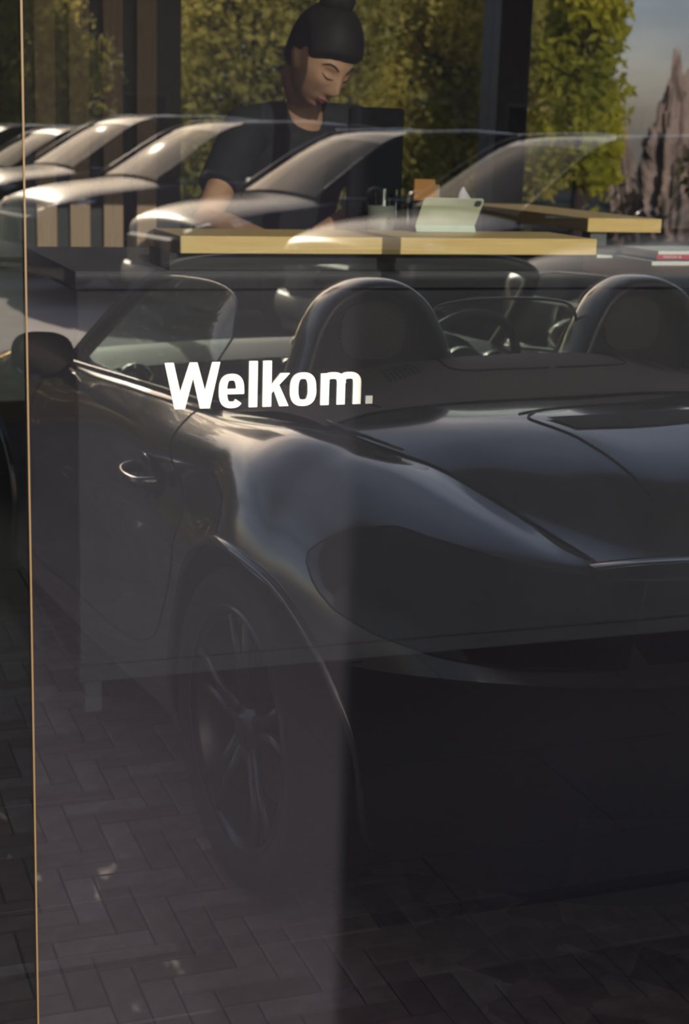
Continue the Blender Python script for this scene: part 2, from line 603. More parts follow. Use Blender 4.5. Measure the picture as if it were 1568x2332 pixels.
def sup(cx, cy, a, b, a0, a1, n=26, e=2.7):
    pts = []
    for i in range(n + 1):
        t = math.radians(a0 + (a1 - a0) * i / n)
        c, s = math.cos(t), math.sin(t)
        pts.append((cx + a * math.copysign(abs(c) ** (2 / e), c), cy + b * math.copysign(abs(s) ** (2 / e), s)))
    return pts
wl = thing('window_lettering', 'white bold lettering Welkom. stuck on the window glass', 'lettering', (0, 0, 0))
def letter(fn):
    mb = MB()
    fn(mb)
    me = mb.mesh('letter', fix=False)
    me.materials.append(M['vinyl'])
    return link('letter', me, parent=wl)
def L_W(mb):
    poly(mb, [(45, 322), (106, 322), (180, 0), (115, 0)])
    poly(mb, [(115, 0), (186, 0), (271, 322), (219, 322)])
    poly(mb, [(219, 322), (272, 322), (363, 0), (294, 0)])
    poly(mb, [(296, 0), (363, 0), (436, 322), (379, 322)])
def L_e(mb):
    cx, cy, a, b = 521, 117, 63, 98
    stroke(mb, sup(cx, cy, a, b, 0, 318, 40), 58, 44)
    poly(mb, [(484, 96), (611, 96), (611, 132), (484, 132)])
    poly(mb, [(555, 96), (612, 96), (612, 125), (555, 125)])
def L_l(mb):
    poly(mb, [(648, 0), (708, 0), (708, 325), (648, 325)])
def L_k(mb):
    poly(mb, [(746, 0), (806, 0), (806, 325), (746, 325)])
    poly(mb, [(800, 88), (800, 148), (868, 235), (935, 235)])
    poly(mb, [(822, 122), (862, 150), (930, 0), (866, 0)])
def L_o(mb):
    stroke(mb, sup(1030, 117, 63, 97, 0, 360, 48)[:-1], 58, 44, closed=True)
def L_m(mb):
    poly(mb, [(1153, 0), (1211, 0), (1211, 226), (1153, 226)])
    for x0, x1 in ((1182, 1297), (1297, 1410)):
        c = (x0 + x1) / 2
        pts = [(x0 + 6, 150)] + sup(c, 150, (x1 - x0) / 2, 60, 165, 0, 20)[0:] + [(x1, 0)]
        stroke(mb, pts, 57, 46)
def L_dot(mb):
    poly(mb, [(1473, 0), (1525, 0), (1525, 58), (1473, 58)])
for fn in (L_W, L_e, L_l, L_k, L_o, L_m, L_dot):
    letter(fn)

# ------------------------------------------------------------------ reception counter
YC = 1.973
cb = thing('counter_cabinet', 'long charcoal grey reception cabinet on square legs behind the glass', 'cabinet', (0.656, YC, 0.15))
CW = 2.75
part('front_panel', MB().box(0.004, CW, 0, 0.02, 0.141, 1.052, .0015), M['cab'], cb)
part('top_rail', MB().box(0, CW, 0, 0.02, 1.057, 1.094, .0015), M['cab'], cb)
part('plinth_rail', MB().box(0, CW, -0.002, 0.03, 0.098, 0.139, .0015), M['cab'], cb)
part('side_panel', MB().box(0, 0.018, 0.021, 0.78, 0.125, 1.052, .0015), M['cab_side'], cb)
part('side_rail', MB().box(0, 0.018, 0.021, 0.78, 1.057, 1.094, .0015), M['cab'], cb)
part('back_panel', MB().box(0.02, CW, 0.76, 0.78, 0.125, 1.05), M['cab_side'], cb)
part('bottom_board', MB().box(0.02, CW, 0.03, 0.76, 0.125, 0.14), M['riser'], cb)
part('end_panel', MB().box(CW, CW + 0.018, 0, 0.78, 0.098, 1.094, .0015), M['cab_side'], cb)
part('inner_board', MB().box(0.02, CW, 0.024, 0.75, 0.60, 1.03), M['riser'], cb)
part('worktop', MB().box(0.0, 1.329, 0.0, 0.78, 1.0945, 1.0975, .0008), M['cab'], cb)
part('wooden_worktop', MB().box(1.331, CW + .018, 0.0, 0.78, 1.0945, 1.0975, .0008), M['brown_top'], cb)
for (lx, ly) in ((0.018, 0.02), (0.018, 0.70), (2.60, 0.02), (2.60, 0.70)):
    lg = part('leg', MB().box(lx, lx + 0.042, ly, ly + 0.042, 0.012, 0.0985, .001), M['leg'], cb)
    part('foot', MB().lathe([(0.0, 0), (.014, 0), (.016, .003), (.016, .012), (.0, .012)], 14, c=(lx + .021, ly + .021, 0.0)), M['riser'], lg)
rs = tag(part('ledge_riser', MB().box(0.885, 1.985, 2.005, 2.22, 1.2478, 1.2897, .001), M['riser']), 'black recessed riser carrying the long oak ledge on the cabinet', 'riser')
ol = thing('oak_ledge', 'long light oak ledge with sunlit front edge on the grey cabinet', 'ledge', (0.905, YC, 1.2900))
part('board', MB().box(0.0, 1.098, 0.0, 0.283, 0.0, 0.041, .0012), M['oak'], ol)
part('end_grain', MB().box(-0.0012, 0.0, 0.002, 0.281, 0.002, 0.039), M['oak_end'], ol)

# further oak ledge on a grey post behind the magazines
ol2 = thing('oak_ledge', 'short oak ledge glowing in the sun on a grey post behind the magazines', 'ledge', (2.50, 2.95, 1.2900))
part('board', MB().box(0.0, 0.272, 0.0, 1.0, 0.0, 0.044, .0012), M['oak'], ol2)
part('post', MB().box(0.022, 0.082, 0.02, 0.08, -1.14, 0.0, .001), M['leg'], ol2)
part('post', MB().box(0.12, 0.18, 0.9, 0.96, -1.14, 0.0, .001), M['leg'], ol2)

# wooden slats standing on a dark sideboard at the back
sb = thing('sideboard', 'low black sideboard under the wooden slats at the back', 'sideboard', (0.20, 4.86, 0.15))
part('body', MB().box(0, 1.46, 0, 0.40, 0.05, 0.86, .002), M['riser'], sb)
part('top_board', MB().box(-.01, 1.47, -.01, .41, 0.86, 0.885, .002), M['riser'], sb)
for k in range(3):
    dd = part('door', MB().box(0.01 + k * .483, 0.483 + k * .483 - .01, -0.018, -0.0005, 0.07, 0.85, .002), M['frame'], sb)
    part('handle', MB().box(.40 + k * .483, .43 + k * .483, -0.026, -0.0185, 0.5, 0.62, .002), M['leg'], dd)
part('plinth', MB().box(0.02, 1.44, 0.03, 0.38, 0, 0.05), M['riser'], sb)
ss = thing('slat_screen', 'row of four upright brown wooden slats on the sideboard', 'slat screen', (0, 5.0, 1.036))
for x0, x1 in ((1.041, 1.125), (1.180, 1.264), (1.321, 1.404), (1.462, 1.546)):
    part('slat', MB().box(x0, x1, 0.0, 0.045, 0, 2.16, .002), M['slat'], ss)
part('back_board', MB().box(0.70, 1.66, 0.046, 0.06, 0, 2.16), M['frame'], ss)

# ------------------------------------------------------------------ things on the counter
M['cover'] = mat('cover', (0.55, 0.60, 0.52), 0.6, var=.05, scale=20)
M['blackp'] = mat('black_plastic', (0.012, 0.012, 0.014), 0.35, var=.1)
M['screen'] = mat('dark_screen', (0.006, 0.007, 0.010), 0.1, var=.1)
M['cup'] = mat('grey_cup', (0.20, 0.19, 0.17), 0.5, var=.1)
M['cup_dark'] = mat('cup_mark', (0.02, 0.02, 0.02), 0.5)
M['orange'] = mat('orange_card', (0.42, 0.17, 0.04), 0.6, var=.08)
M['tan'] = mat('tan_card', (0.30, 0.20, 0.12), 0.7, var=.08)
M['white'] = mat('white_paper', (0.75, 0.75, 0.73), 0.7, var=.05)
M['lilac'] = mat('pale_paper', (0.55, 0.50, 0.60), 0.7, var=.05)
M['red'] = mat('red_cover', (0.55, 0.03, 0.05), 0.45, var=.06)
M['dark_cover'] = mat('dark_cover', (0.02, 0.02, 0.025), 0.45, var=.1)
M['print'] = mat('grey_print', (0.25, 0.25, 0.26), 0.6)
M['chrome'] = mat('chrome', (0.75, 0.74, 0.70), 0.15, metal=1.0, var=.03)
M['grey_pl'] = mat('grey_plastic', (0.007, 0.007, 0.009), 0.8, spec=.1, var=.08)

tb = thing('tablet', 'tablet in a pale folding cover standing on the oak ledge', 'tablet', (1.663, 2.165, 1.3318), rotz=R(-2))
def tilt_slab(mb, w, h, t, ang, y0, z0, bev=.006, dz=0.0, xo=0.0):
    # upright slab leaning back by ang
    c, s = math.cos(ang), math.sin(ang)
    n = 6
    corners = []
    for (sx, sz, a0) in ((1, 1, 0), (-1, 1, 90), (-1, 0, 180), (1, 0, 270)):
        cx = sx * (w / 2 - bev)
        cz = (h - bev) if sz else bev
        for k in range(n):
            a = R(a0 + 90 * k / (n - 1))
            corners.append((cx + bev * math.cos(a) + xo, cz + bev * math.sin(a) + dz))
    m = len(corners)
    vs = []
    for tt in (0, t):
        for (x, z) in corners:
            vs.append((x, y0 - z * s + tt * c, z0 + z * c + tt * s))
    mb.add(vs, [tuple(range(m)), tuple(range(2 * m - 1, m - 1, -1))] + [(i, i + m, (i + 1) % m + m, (i + 1) % m) for i in range(m)])
    return mb
# leaning: the top edge comes towards the window, the fold stands behind the lower edge
LEAN = R(-18)
LN = R(40)
part('screen_body', tilt_slab(MB(), 0.168, 0.104, 0.006, LN, 0.0290, 0.0015, .008, xo=-.002), M['blackp'], tb)
part('cover_back', tilt_slab(MB(), 0.166, 0.095, 0.0028, LN, 0.0120, 0.0165, .008), M['cover'], tb)
part('cover_foot', tilt_slab(MB(), 0.166, 0.0205, 0.0028, R(-35), 0.0, 0.0018, .0010), M['cover'], tb)
part('camera_bump', tilt_slab(MB(), 0.017, 0.018, 0.0016, LN, 0.0105, 0.0150, .005, dz=0.072, xo=.068), M['blackp'], tb)

cp = thing('pen_cup', 'round grey cup for pens behind the oak ledge', 'cup', (1.645, 2.60, 1.2478))
part('bowl', MB().lathe([(0.0, 0), (.033, 0), (.037, .004), (.0385, .132), (.0360, .132), (.034, .006), (0, .006)], 24), M['cup'], cp, 'all')
part('emblem', MB().lathe([(.0, 0), (.011, 0), (.011, .001), (0, .001)], 16, 'Y', (0.012, -0.0388, .09)), M['cup_dark'], cp)
for k, (dx, dy, hh, mm) in enumerate(((-.012, .004, .165, 'chrome'), (.004, -.006, .172, 'white'), (.018, .008, .150, 'blackp'))):
    pen = thing('pen', ['silver pen standing in the grey cup', 'white pen standing in the grey cup', 'black pen standing in the grey cup'][k], 'pen', (1.645 + dx, 2.60 + dy, 1.2545), group='pens in the cup')
    part('barrel', MB().tube([(0, 0, 0), (dx * .5, dy * .4, hh)], .0042, 8), M[mm], pen, 'all')
    part('clip', MB().tube([(dx * .5, dy * .4 - .006, hh - .03), (dx * .5, dy * .4 - .006, hh - .002)], .0012, 6), M['chrome'], pen)

mo = thing('monitor', 'dark grey monitor seen from behind, right of the woman', 'monitor', (1.672, 2.70, 1.2478))
part('housing', MB().box(-.09, .075, 0, 0.03, 0.07, 0.405, .006), M['grey_pl'], mo)
part('display', MB().box(-.083, .068, 0.0302, 0.032, 0.08, 0.398), M['screen'], mo)
part('stand', MB().box(-.03, .01, 0.005, .025, 0.006, 0.072, .002), M['grey_pl'], mo)
part('foot', MB().box(-.08, .06, -.02, .045, 0, 0.006, .002), M['grey_pl'], mo)

ch = thing('card_holder', 'black holder with an orange card standing behind the tablet', 'card holder', (1.80, 2.66, 1.2478))
part('stand', MB().box(-.05, .075, -.03, .03, 0, 0.145, .004), M['blackp'], ch)
part('card', MB().box(-.036, .030, -.012, .0, 0.1455, 0.207, .002), M['orange'], ch)
part('card', MB().box(.031, .052, .004, .012, 0.1455, 0.192, .002), M['tan'], ch)
tw = thing('tissue_box', 'black box with a pale tissue right of the orange card', 'tissue box', (1.925, 2.66, 1.2478))
part('box', MB().box(-.045, .05, -.04, .04, 0, 0.135, .004), M['blackp'], tw)
tis = MB()
A = []
for i in range(7):
    row = []
    for j in range(17):
        a = 2 * PI * j / 16
        rr = .030 * (1 - i / 6.5) * (1 + .25 * math.sin(3 * a + i))
        row.append((rr * math.cos(a), rr * .6 * math.sin(a), .136 + i * .0085))
    A.append(row)
tis.grid(A)
part('tissue', tis, M['lilac'], tw, 'all')
bt = MB()
def small_bottle(name, label, x, y, h, r, mm):
    t = thing(name, label, 'bottle', (x, y, 1.2478), group='bottles behind the counter')
    part('bottle_body', MB().lathe([(0, 0), (r, 0), (r, h * .6), (r * .4, h * .75), (r * .4, h * .9), (0, h * .9)], 16), M[mm], t, 'all')
    part('cap', MB().lathe([(r * .45, h * .9), (r * .45, h), (0, h)], 12), M['chrome'], t)
small_bottle('bottle', 'slim dark bottle with shiny cap between cup and orange card', 1.712, 2.66, .175, .013, 'blackp')
small_bottle('bottle', 'short dark bottle with shiny cap left of the orange card', 1.738, 2.63, .155, .014, 'blackp')

def book(name, label, x, y, z, w, d, h, cov, rot=0.0, text=None, pages='white'):
    t = thing(name, label, 'book', (x, y, z), rotz=rot, group='magazines and books on the counter')
    part('pages', MB().box(.002, w - .002, .003, d - .002, .0012, h - .0012), M[pages], t)
    c = MB().box(0, w, 0, d, 0, .0012).box(0, w, 0, d, h - .0012, h).box(0, w, 0, .0018, 0.0012, h - .0012)
    part('cover', c, M[cov], t)
    if text:
        cu = bpy.data.curves.new('spine_text', 'FONT')
        cu.body = text
        cu.size = h * .78
        cu.align_x = 'LEFT'
        cu.align_y = 'CENTER'
        cu.extrude = .0002
        cu.materials.append(M['white'] if cov != 'white' else M['print'])
        tmp = bpy.data.objects.new('tmp', cu)
        COL.objects.link(tmp)
        bpy.context.view_layer.update()
        tme = bpy.data.meshes.new_from_object(tmp.evaluated_get(bpy.context.evaluated_depsgraph_get()))
        bpy.data.objects.remove(tmp)
        o = link('spine_text', tme, parent=t)
        o.location = (.02, -.0004, h / 2)
        o.rotation_euler = (R(90), 0, 0)
    return t
z = 1.2478
book('book', 'lowest white book of the stack at the right end of the cabinet', 2.285, 2.17, z, .30, .21, .011, 'white', R(1))
z += .0113
book('book', 'thin dark magazine under the red book', 2.302, 2.18, z, .28, .20, .004, 'dark_cover', R(-1))
z += .0043
book('book', 'red-spined book with white spine lettering in the right stack', 2.305, 2.18, z, .27, .20, .013, 'red', R(0), 'PORSCHE NL')
z += .0133
book('book', 'sunlit white magazine on top of the red-spined book', 2.312, 2.185, z, .27, .20, .009, 'white', R(2))
z = 1.2478
book('book', 'white book lying alone behind the red-spined book', 2.255, 2.43, z, .20, .15, .014, 'white', R(-2))
z += .0143
book('book', 'dark open folder with tan inner board on the white book', 2.225, 2.42, z, .19, .17, .011, 'dark_cover', R(-8), pages='tan')

# lamps added under the ceiling, out of view, to brighten the woman
M['fill_glow'] = bpy.data.materials.new('fill_glow')
M['fill_glow'].use_nodes = True
_b = M['fill_glow'].node_tree.nodes['Principled BSDF']
_b.inputs['Emission Color'].default_value = (1.0, 0.78, 0.55, 1)
_b.inputs['Emission Strength'].default_value = 6.0
for k, (lx, ly) in enumerate(((0.9, 2.9), (2.1, 2.9), (3.6, 4.4))):
    t = thing('fill_lamp', ['added round fill lamp above the left end of the counter', 'added round fill lamp above the middle of the counter', 'added round fill lamp further back in the room'][k], 'lamp', (lx, ly, 3.50), group='added fill lamps')
    part('housing', MB().lathe([(0, 0), (.16, 0), (.16, -.06), (.15, -.06), (.15, -.02), (0, -.02)], 28), M['frame'], t, 30)
    part('diffuser', MB().lathe([(0, -.045), (.149, -.045), (.149, -.055), (0, -.055)], 28), M['fill_glow'], t)

# ------------------------------------------------------------------ sports car (X forward, +-Y sides, Z up, origin on the ground at the rear axle)
def paint(name, col, metal=0.85, rough=0.27, coat=1.0):
    m = mat(name, col, rough, metal=metal, var=.04, scale=300, coat=coat, coat_rough=0.02)
    return m
M['paint'] = paint('gunmetal_paint', (0.20, 0.203, 0.212), rough=.18, coat=1.0)
M['gloss_black'] = mat('gloss_black', (0.008, 0.008, 0.010), 0.12, var=.1, coat=.6)
M['bumper'] = mat('dark_bumper', (0.014, 0.014, 0.018), 0.5, spec=.2, var=.1)
M['satin_black'] = mat('satin_black', (0.014, 0.014, 0.017), 0.45, var=.1)
M['hoop'] = mat('hoop_trim', (0.055, 0.057, 0.065), 0.28, metal=.6, var=.05, coat=.5)
M['cloth'] = mat('brown_black_cloth', (0.14, 0.108, 0.108), 0.85, var=.12, scale=220, bump=.15)
M['leather'] = mat('dark_leather', (0.022, 0.020, 0.022), 0.55, var=.15, scale=60, bump=.05)
M['leather_tan'] = mat('brown_leather', (0.10, 0.062, 0.050), 0.55, var=.12, scale=60, bump=.05)
M['carglass'] = glassy('car_glass', (0.70, 0.80, 0.76), 0.12)
M['windscreen'] = glassy('windscreen_glass', (0.80, 0.86, 0.84), 0.07)
M['light_lens'] = mat('smoked_lens', (0.012, 0.008, 0.010), 0.08, var=.1, coat=1.0)
M['tyre'] = mat('tyre', (0.014, 0.014, 0.015), 0.8, var=.2, scale=30, bump=.1)
M['rim'] = mat('dark_rim', (0.10, 0.10, 0.11), 0.3, metal=.9, var=.08)
M['disc'] = mat('brake_disc', (0.30, 0.30, 0.31), 0.3, metal=1.0, var=.1, scale=40)
M['seam'] = mat('seam', (0.004, 0.004, 0.005), 0.8)
def perforated():
    m = mat('perforated_panel', (0.012, 0.012, 0.014), 0.6, var=.1)
    nt = m.node_tree
    b = nt.nodes['Principled BSDF']
    tc = nt.nodes.new('ShaderNodeTexCoord')
    vo = nt.nodes.new('ShaderNodeTexVoronoi')
    vo.inputs['Scale'].default_value = 150
    vo.inputs['Randomness'].default_value = 0.0
    mp = nt.nodes.new('ShaderNodeMapping')
    mp.inputs['Scale'].default_value = (0.0, 1, 1)
    mp.inputs['Rotation'].default_value = (R(45), 0, 0)
    nt.links.new(tc.outputs['Object'], mp.inputs['Vector'])
    nt.links.new(mp.outputs['Vector'], vo.inputs['Vector'])
    rp = nt.nodes.new('ShaderNodeValToRGB')
    rp.color_ramp.elements[0].position = .30
    rp.color_ramp.elements[0].color = (.12, .115, .125, 1)
    rp.color_ramp.elements[1].position = .42
    rp.color_ramp.elements[1].color = (.012, .012, .014, 1)
    nt.links.new(vo.outputs['Distance'], rp.inputs['Fac'])
    nt.links.new(rp.outputs['Color'], b.inputs['Base Color'])
    return m
M['perf'] = perforated()

XR, XF = -0.07, 2.25                      # axle positions
ARCH = 0.392
ROWS = [
 # nose ............................................................................. tail
 [(3.02,0,.60),(2.96,.33,.63),(2.75,.58,.74),(2.25,.66,.84),(1.90,.70,.865),(1.63,.735,.885),(.95,.765,.925),(.42,.75,.945),(.06,.62,.955),(-.11,.53,.925),(-.20,.475,.905),(-.34,.40,.85),(-.55,.33,.787),(-.575,0,.78)],
 [(3.08,0,.58),(3.02,.40,.61),(2.78,.68,.735),(2.25,.76,.84),(1.90,.775,.86),(1.63,.775,.865),(.95,.80,.905),(.41,.80,.928),(.0,.745,.962),(-.15,.68,.938),(-.26,.60,.905),(-.41,.50,.845),(-.575,.345,.768),(-.605,0,.76)],
 [(3.12,0,.53),(3.06,.45,.55),(2.80,.76,.67),(2.25,.85,.76),(1.90,.84,.79),(1.63,.825,.80),(.95,.838,.85),(.40,.865,.87),(-.04,.855,.895),(-.20,.80,.875),(-.34,.72,.845),(-.50,.585,.79),(-.61,.35,.735),(-.64,0,.73)],
 [(3.14,0,.46),(3.08,.48,.48),(2.82,.80,.58),(2.25,.885,.66),(1.90,.865,.68),(1.63,.845,.70),(.95,.848,.74),(.39,.885,.77),(-.06,.905,.78),(-.25,.86,.765),(-.42,.785,.745),(-.57,.63,.72),(-.66,.355,.69),(-.69,0,.69)],
 [(3.15,0,.38),(3.09,.48,.39),(2.83,.81,.48),(2.25,.885,.53),(1.90,.86,.55),(1.63,.832,.56),(.95,.830,.58),(.39,.865,.58),(-.06,.905,.58),(-.27,.868,.58),(-.45,.80,.58),(-.67,.63,.60),(-.80,.37,.60),(-.84,0,.60)],
 [(3.15,0,.30),(3.09,.47,.30),(2.82,.80,.37),(2.25,.88,.40),(1.90,.86,.40),(1.63,.845,.40),(.95,.850,.42),(.40,.872,.42),(-.06,.895,.42),(-.28,.858,.42),(-.46,.79,.42),(-.72,.64,.45),(-.87,.38,.45),(-.93,0,.45)],
 [(3.12,0,.22),(3.06,.45,.22),(2.80,.78,.25),(2.25,.86,.24),(1.90,.86,.225),(1.63,.862,.225),(.95,.866,.225),(.41,.866,.235),(-.06,.88,.26),(-.28,.835,.27),(-.46,.77,.28),(-.71,.64,.29),(-.86,.38,.28),(-.92,0,.28)],
 [(3.05,0,.16),(3.0,.42,.16),(2.76,.72,.18),(2.25,.80,.18),(1.90,.80,.16),(1.63,.80,.16),(.95,.80,.165),(.41,.80,.175),(-.06,.82,.20),(-.28,.78,.20),(-.44,.72,.20),(-.66,.60,.20),(-.80,.36,.19),(-.86,0,.19)],
]
def surf(net, nu, nv):
    A = crom(np.array(net, float), nu)            # rows refined
    B = crom(np.transpose(A, (1, 0, 2)), nv)      # stations refined
    return np.transpose(B, (1, 0, 2))
side = surf(ROWS, 8, 14)
# local sculpting: scallop running along the door into the air intake
def sculpt(P):
    X, Y, Z = P[..., 0], P[..., 1], P[..., 2]
    zc = np.interp(X, [-.05, .15, .45, .9, 1.4, 1.8], [.80, .785, .765, .735, .70, .70])
    amp = np.interp(X, [-.06, .02, .12, .30, .55, 1.1, 1.75], [0, .020, .066, .055, .024, .010, .0])
    hw = np.interp(X, [-.06, .1, .3, .6, 1.7], [.055, .085, .088, .08, .06])
    d = (Z - zc) / hw
    g = np.exp(-d * d * 1.3) * amp
    g = np.where((Y > .6), g, 0)
    P[..., 1] = Y - g
    return P
side = sculpt(side)
verts = side.reshape(-1, 3)
nu_, nv_ = side.shape[:2]
def arch_snap(P):
    """opens the wheel arches: vertices inside are pushed out on to the arch circle"""
    P = P.copy()
    for cx in (XR, XF):
        dx, dz = P[..., 0] - cx, P[..., 2] - 0.35
        rr = np.hypot(dx, dz)
        ins = (rr < ARCH) & (P[..., 1] > 0.6)
        k = np.where(ins, ARCH / np.maximum(rr, 1e-4), 1)
        P[..., 0] = np.where(ins, cx + dx * k, P[..., 0])
        P[..., 2] = np.where(ins, 0.35 + dz * k, P[..., 2])
    return P
snapped = arch_snap(side)
raw_in = np.zeros((nu_, nv_), bool)
for cx in (XR, XF):
    raw_in |= (np.hypot(side[..., 0] - cx, side[..., 2] - 0.35) < ARCH) & (side[..., 1] > 0.6)
groups = {}
def zone(c, i):
    x, y, z = c
    if x > 1.70:
        return 'front_fender'
    cut = np.interp(z, [.20, .36, .42, .66, .76, .83, .89, .95], [.62, .60, .47, .33, .362, .382, .40, .44])
    if x > cut and z > .30:
        return 'door'
    if x > .44 and z <= .31:
        return 'side_sill'
    if i >= 31 and x < -.30:
        return 'rear_bumper'
    if x < -.555 and i < 24:
        return 'rear_panel'
    return 'rear_quarter'
for i in range(nu_ - 1):
    for j in range(nv_ - 1):
        q = [(i, j), (i + 1, j), (i + 1, j + 1), (i, j + 1)]
        if all(raw_in[a] for a in q):
            continue
        c = side[[a[0] for a in q], [a[1] for a in q]].mean(axis=0)
        # below the sill between ... keep
        if c[2] < 0.35 and any(raw_in[a] for a in q):
            pass
        groups.setdefault(zone(c, i), []).append([a[0] * nv_ + a[1] for a in q])
sv = snapped.reshape(-1, 3)
# smooth normals of the whole shell, shared by its panels
full = np.zeros_like(sv)
for fs in groups.values():
    for f in fs:
        p = sv[f]
        n = np.cross(p[2] - p[0], p[3] - p[1])
        full[f] += n
car_o = mirror_pt(0.54, 3.58)
car = thing('sports_car', 'dark grey open two-seat sports car parked tail-first close to the window', 'car', car_o, rotz=R(-96))

def shell(name, fs, material):
    used = sorted(set(i for f in fs for i in f))
    idx = {u: k for k, u in enumerate(used)}
    P = sv[used]
    N = full[used]
    N = N / np.maximum(np.linalg.norm(N, axis=1, keepdims=True), 1e-9)
    if (N[:, 1] * P[:, 1]).sum() < 0:
        N = -N
    vs = [tuple(p) for p in P] + [(p[0], -p[1], p[2]) for p in P]
    k = len(P)
    F = [tuple(idx[i] for i in f) for f in fs]
    # orientation outward
    a, b, c = (Vector(vs[F[0][t]]) for t in (0, 1, 2))
    if (b - a).cross(c - a).dot(Vector(N[F[0][0]])) < 0:
        F = [tuple(reversed(f)) for f in F]
    F2 = [tuple(k + i for i in reversed(f)) for f in F]
    me = bpy.data.meshes.new(name)
    me.from_pydata(vs, [], F + F2)
    me.polygons.foreach_set('use_smooth', [True] * len(me.polygons))
    NN = [tuple(n) for n in N] + [(n[0], -n[1], n[2]) for n in N]
    me.normals_split_custom_set_from_vertices(NN)
    me.materials.append(material)
    return link(name, me, parent=car)
panels = {}
# each side panel is its own part on either side of the car
def shell_sides(name, fs, material):
    used = sorted(set(i for f in fs for i in f))
    idx = {u: k for k, u in enumerate(used)}
    P = sv[used]
    N = full[used]
    N = N / np.maximum(np.linalg.norm(N, axis=1, keepdims=True), 1e-9)
    if (N[:, 1] * P[:, 1]).sum() < 0:
        N = -N
    F = [tuple(idx[i] for i in f) for f in fs]
    a, b, c = (Vector(P[F[0][t]]) for t in (0, 1, 2))
    if (b - a).cross(c - a).dot(Vector(N[F[0][0]])) < 0:
        F = [tuple(reversed(f)) for f in F]
    res = []
    for s in (-1, 1):
        me = bpy.data.meshes.new(name)
        me.from_pydata([(p[0], s * p[1], p[2]) for p in P], [], F if s > 0 else [tuple(reversed(f)) for f in F])
        me.polygons.foreach_set('use_smooth', [True] * len(me.polygons))
        me.normals_split_custom_set_from_vertices([(n[0], s * n[1], n[2]) for n in N])
        me.materials.append(material)
        res.append(link(name, me, parent=car))
    return res
for nm, fs in groups.items():
    if nm in ('door', 'front_fender', 'rear_quarter', 'side_sill'):
        panels[nm] = shell_sides(nm, fs, M['paint'])
    else:
        panels[nm] = [shell(nm, fs, M['bumper'] if nm == 'rear_bumper' else M['paint'])]
doors = panels['door']                 # [right (-Y), left (+Y)]

def dbl(mb):
    return mb.mirrored_y()
bvh = BVHTree.FromPolygons([tuple(p) for p in verts], [(i * nv_ + j, (i + 1) * nv_ + j, (i + 1) * nv_ + j + 1, i * nv_ + j + 1) for i in range(nu_ - 1) for j in range(nv_ - 1)])
def on_side(x, z):
    h = bvh.ray_cast(Vector((x, 2.0, z)), Vector((0, -1, 0)))
    return h
def side_line(pts, off=0.0006, n=10):
    P = crom(np.array([(p[0], p[1]) for p in pts]), n)
    out = []
    for x, z in P:
        h = on_side(x, z)
        if h[0] is not None:
            nn = h[1] if h[1].y > 0 else -h[1]
            out.append(h[0] + nn * off)
    return out
def seam(pts, r=.0022, parent=None, name='panel_gap'):
    P = side_line(pts)
    for s in (-1, 1):
        mb = MB().tube([(p.x, s * p.y, p.z) for p in P], r, 6, cap=False)
        part(name, mb, M['seam'], car, 'all')
seam([(.44, .944), (.425, .925), (.395, .88), (.378, .83), (.358, .76), (.322, .69), (.40, .50), (.46, .40), (.60, .34), (.80, .315), (1.2, .31), (1.66, .31), (1.70, .5), (1.70, .7), (1.68, .85)])
seam([(1.62, .212), (1.2, .208), (.8, .208), (.45, .215)], .004)
seam([(-.47, .615), (-.43, .60), (-.40, .60)], .002)

# --- deck lid and front lid
def lid(net, nu, nv, name, material, parent=car, smooth='all', lift=0.0):
    A = surf(net, nu, nv)
    A[..., 2] += lift
    full_row = np.concatenate([A, (A * np.array([1, -1, 1]))[:, -2::-1]], axis=1)
    mb = MB().grid(full_row)
    return part(name, mb, material, parent, smooth), A
deck_net = [
 [(.06,.62,.955),(.085,.45,.982),(.06,.2,.998),(.04,0,1.0)],
 [(-.11,.53,.925),(-.10,.38,.972),(-.12,.2,.992),(-.12,0,.996)],
 [(-.20,.475,.905),(-.22,.34,.945),(-.26,.18,.966),(-.26,0,.970)],
 [(-.34,.40,.85),(-.36,.29,.895),(-.41,.15,.905),(-.42,0,.908)],
 [(-.55,.33,.787),(-.56,.22,.79),(-.57,.1,.785),(-.575,0,.78)],
]
deck, deckA = lid(deck_net, 10, 10, 'rear_lid', M['paint'])
dv = deckA.reshape(-1, 3)
nr, nc = deckA.shape[:2]
dfaces = [(i * nc + j, (i + 1) * nc + j, (i + 1) * nc + j + 1, i * nc + j + 1) for i in range(nr - 1) for j in range(nc - 1)]
dv2 = np.concatenate([dv, dv * np.array([1, -1, 1])])
dbvh = BVHTree.FromPolygons([tuple(p) for p in dv2], dfaces + [tuple(len(dv) + k for k in f) for f in dfaces])
def on_deck(x, y, off=0.0):
    h = dbvh.ray_cast(Vector((x, y, 2)), Vector((0, 0, -1)))
    return (h[0] + Vector((0, 0, off))) if h[0] is not None else None
# seam between lid and quarter panel
sm = deckA[:, 0, :]
for s in (-1, 1):
    part('lid_gap', MB().tube([(p[0], s * (p[1] + .001), p[2] + .0005) for p in sm], .0042, 6, cap=False), M['seam'], car, 'all')
    part('drip_trim', MB().tube([(.075, s * .612, .967), (.05, s * .598, .962), (.02, s * .588, .955), (-.03, s * .565, .949), (-.11, s * .522, .934)], [.005, .005, .005, .004, .003], 8), M['hoop'], car, 'all')
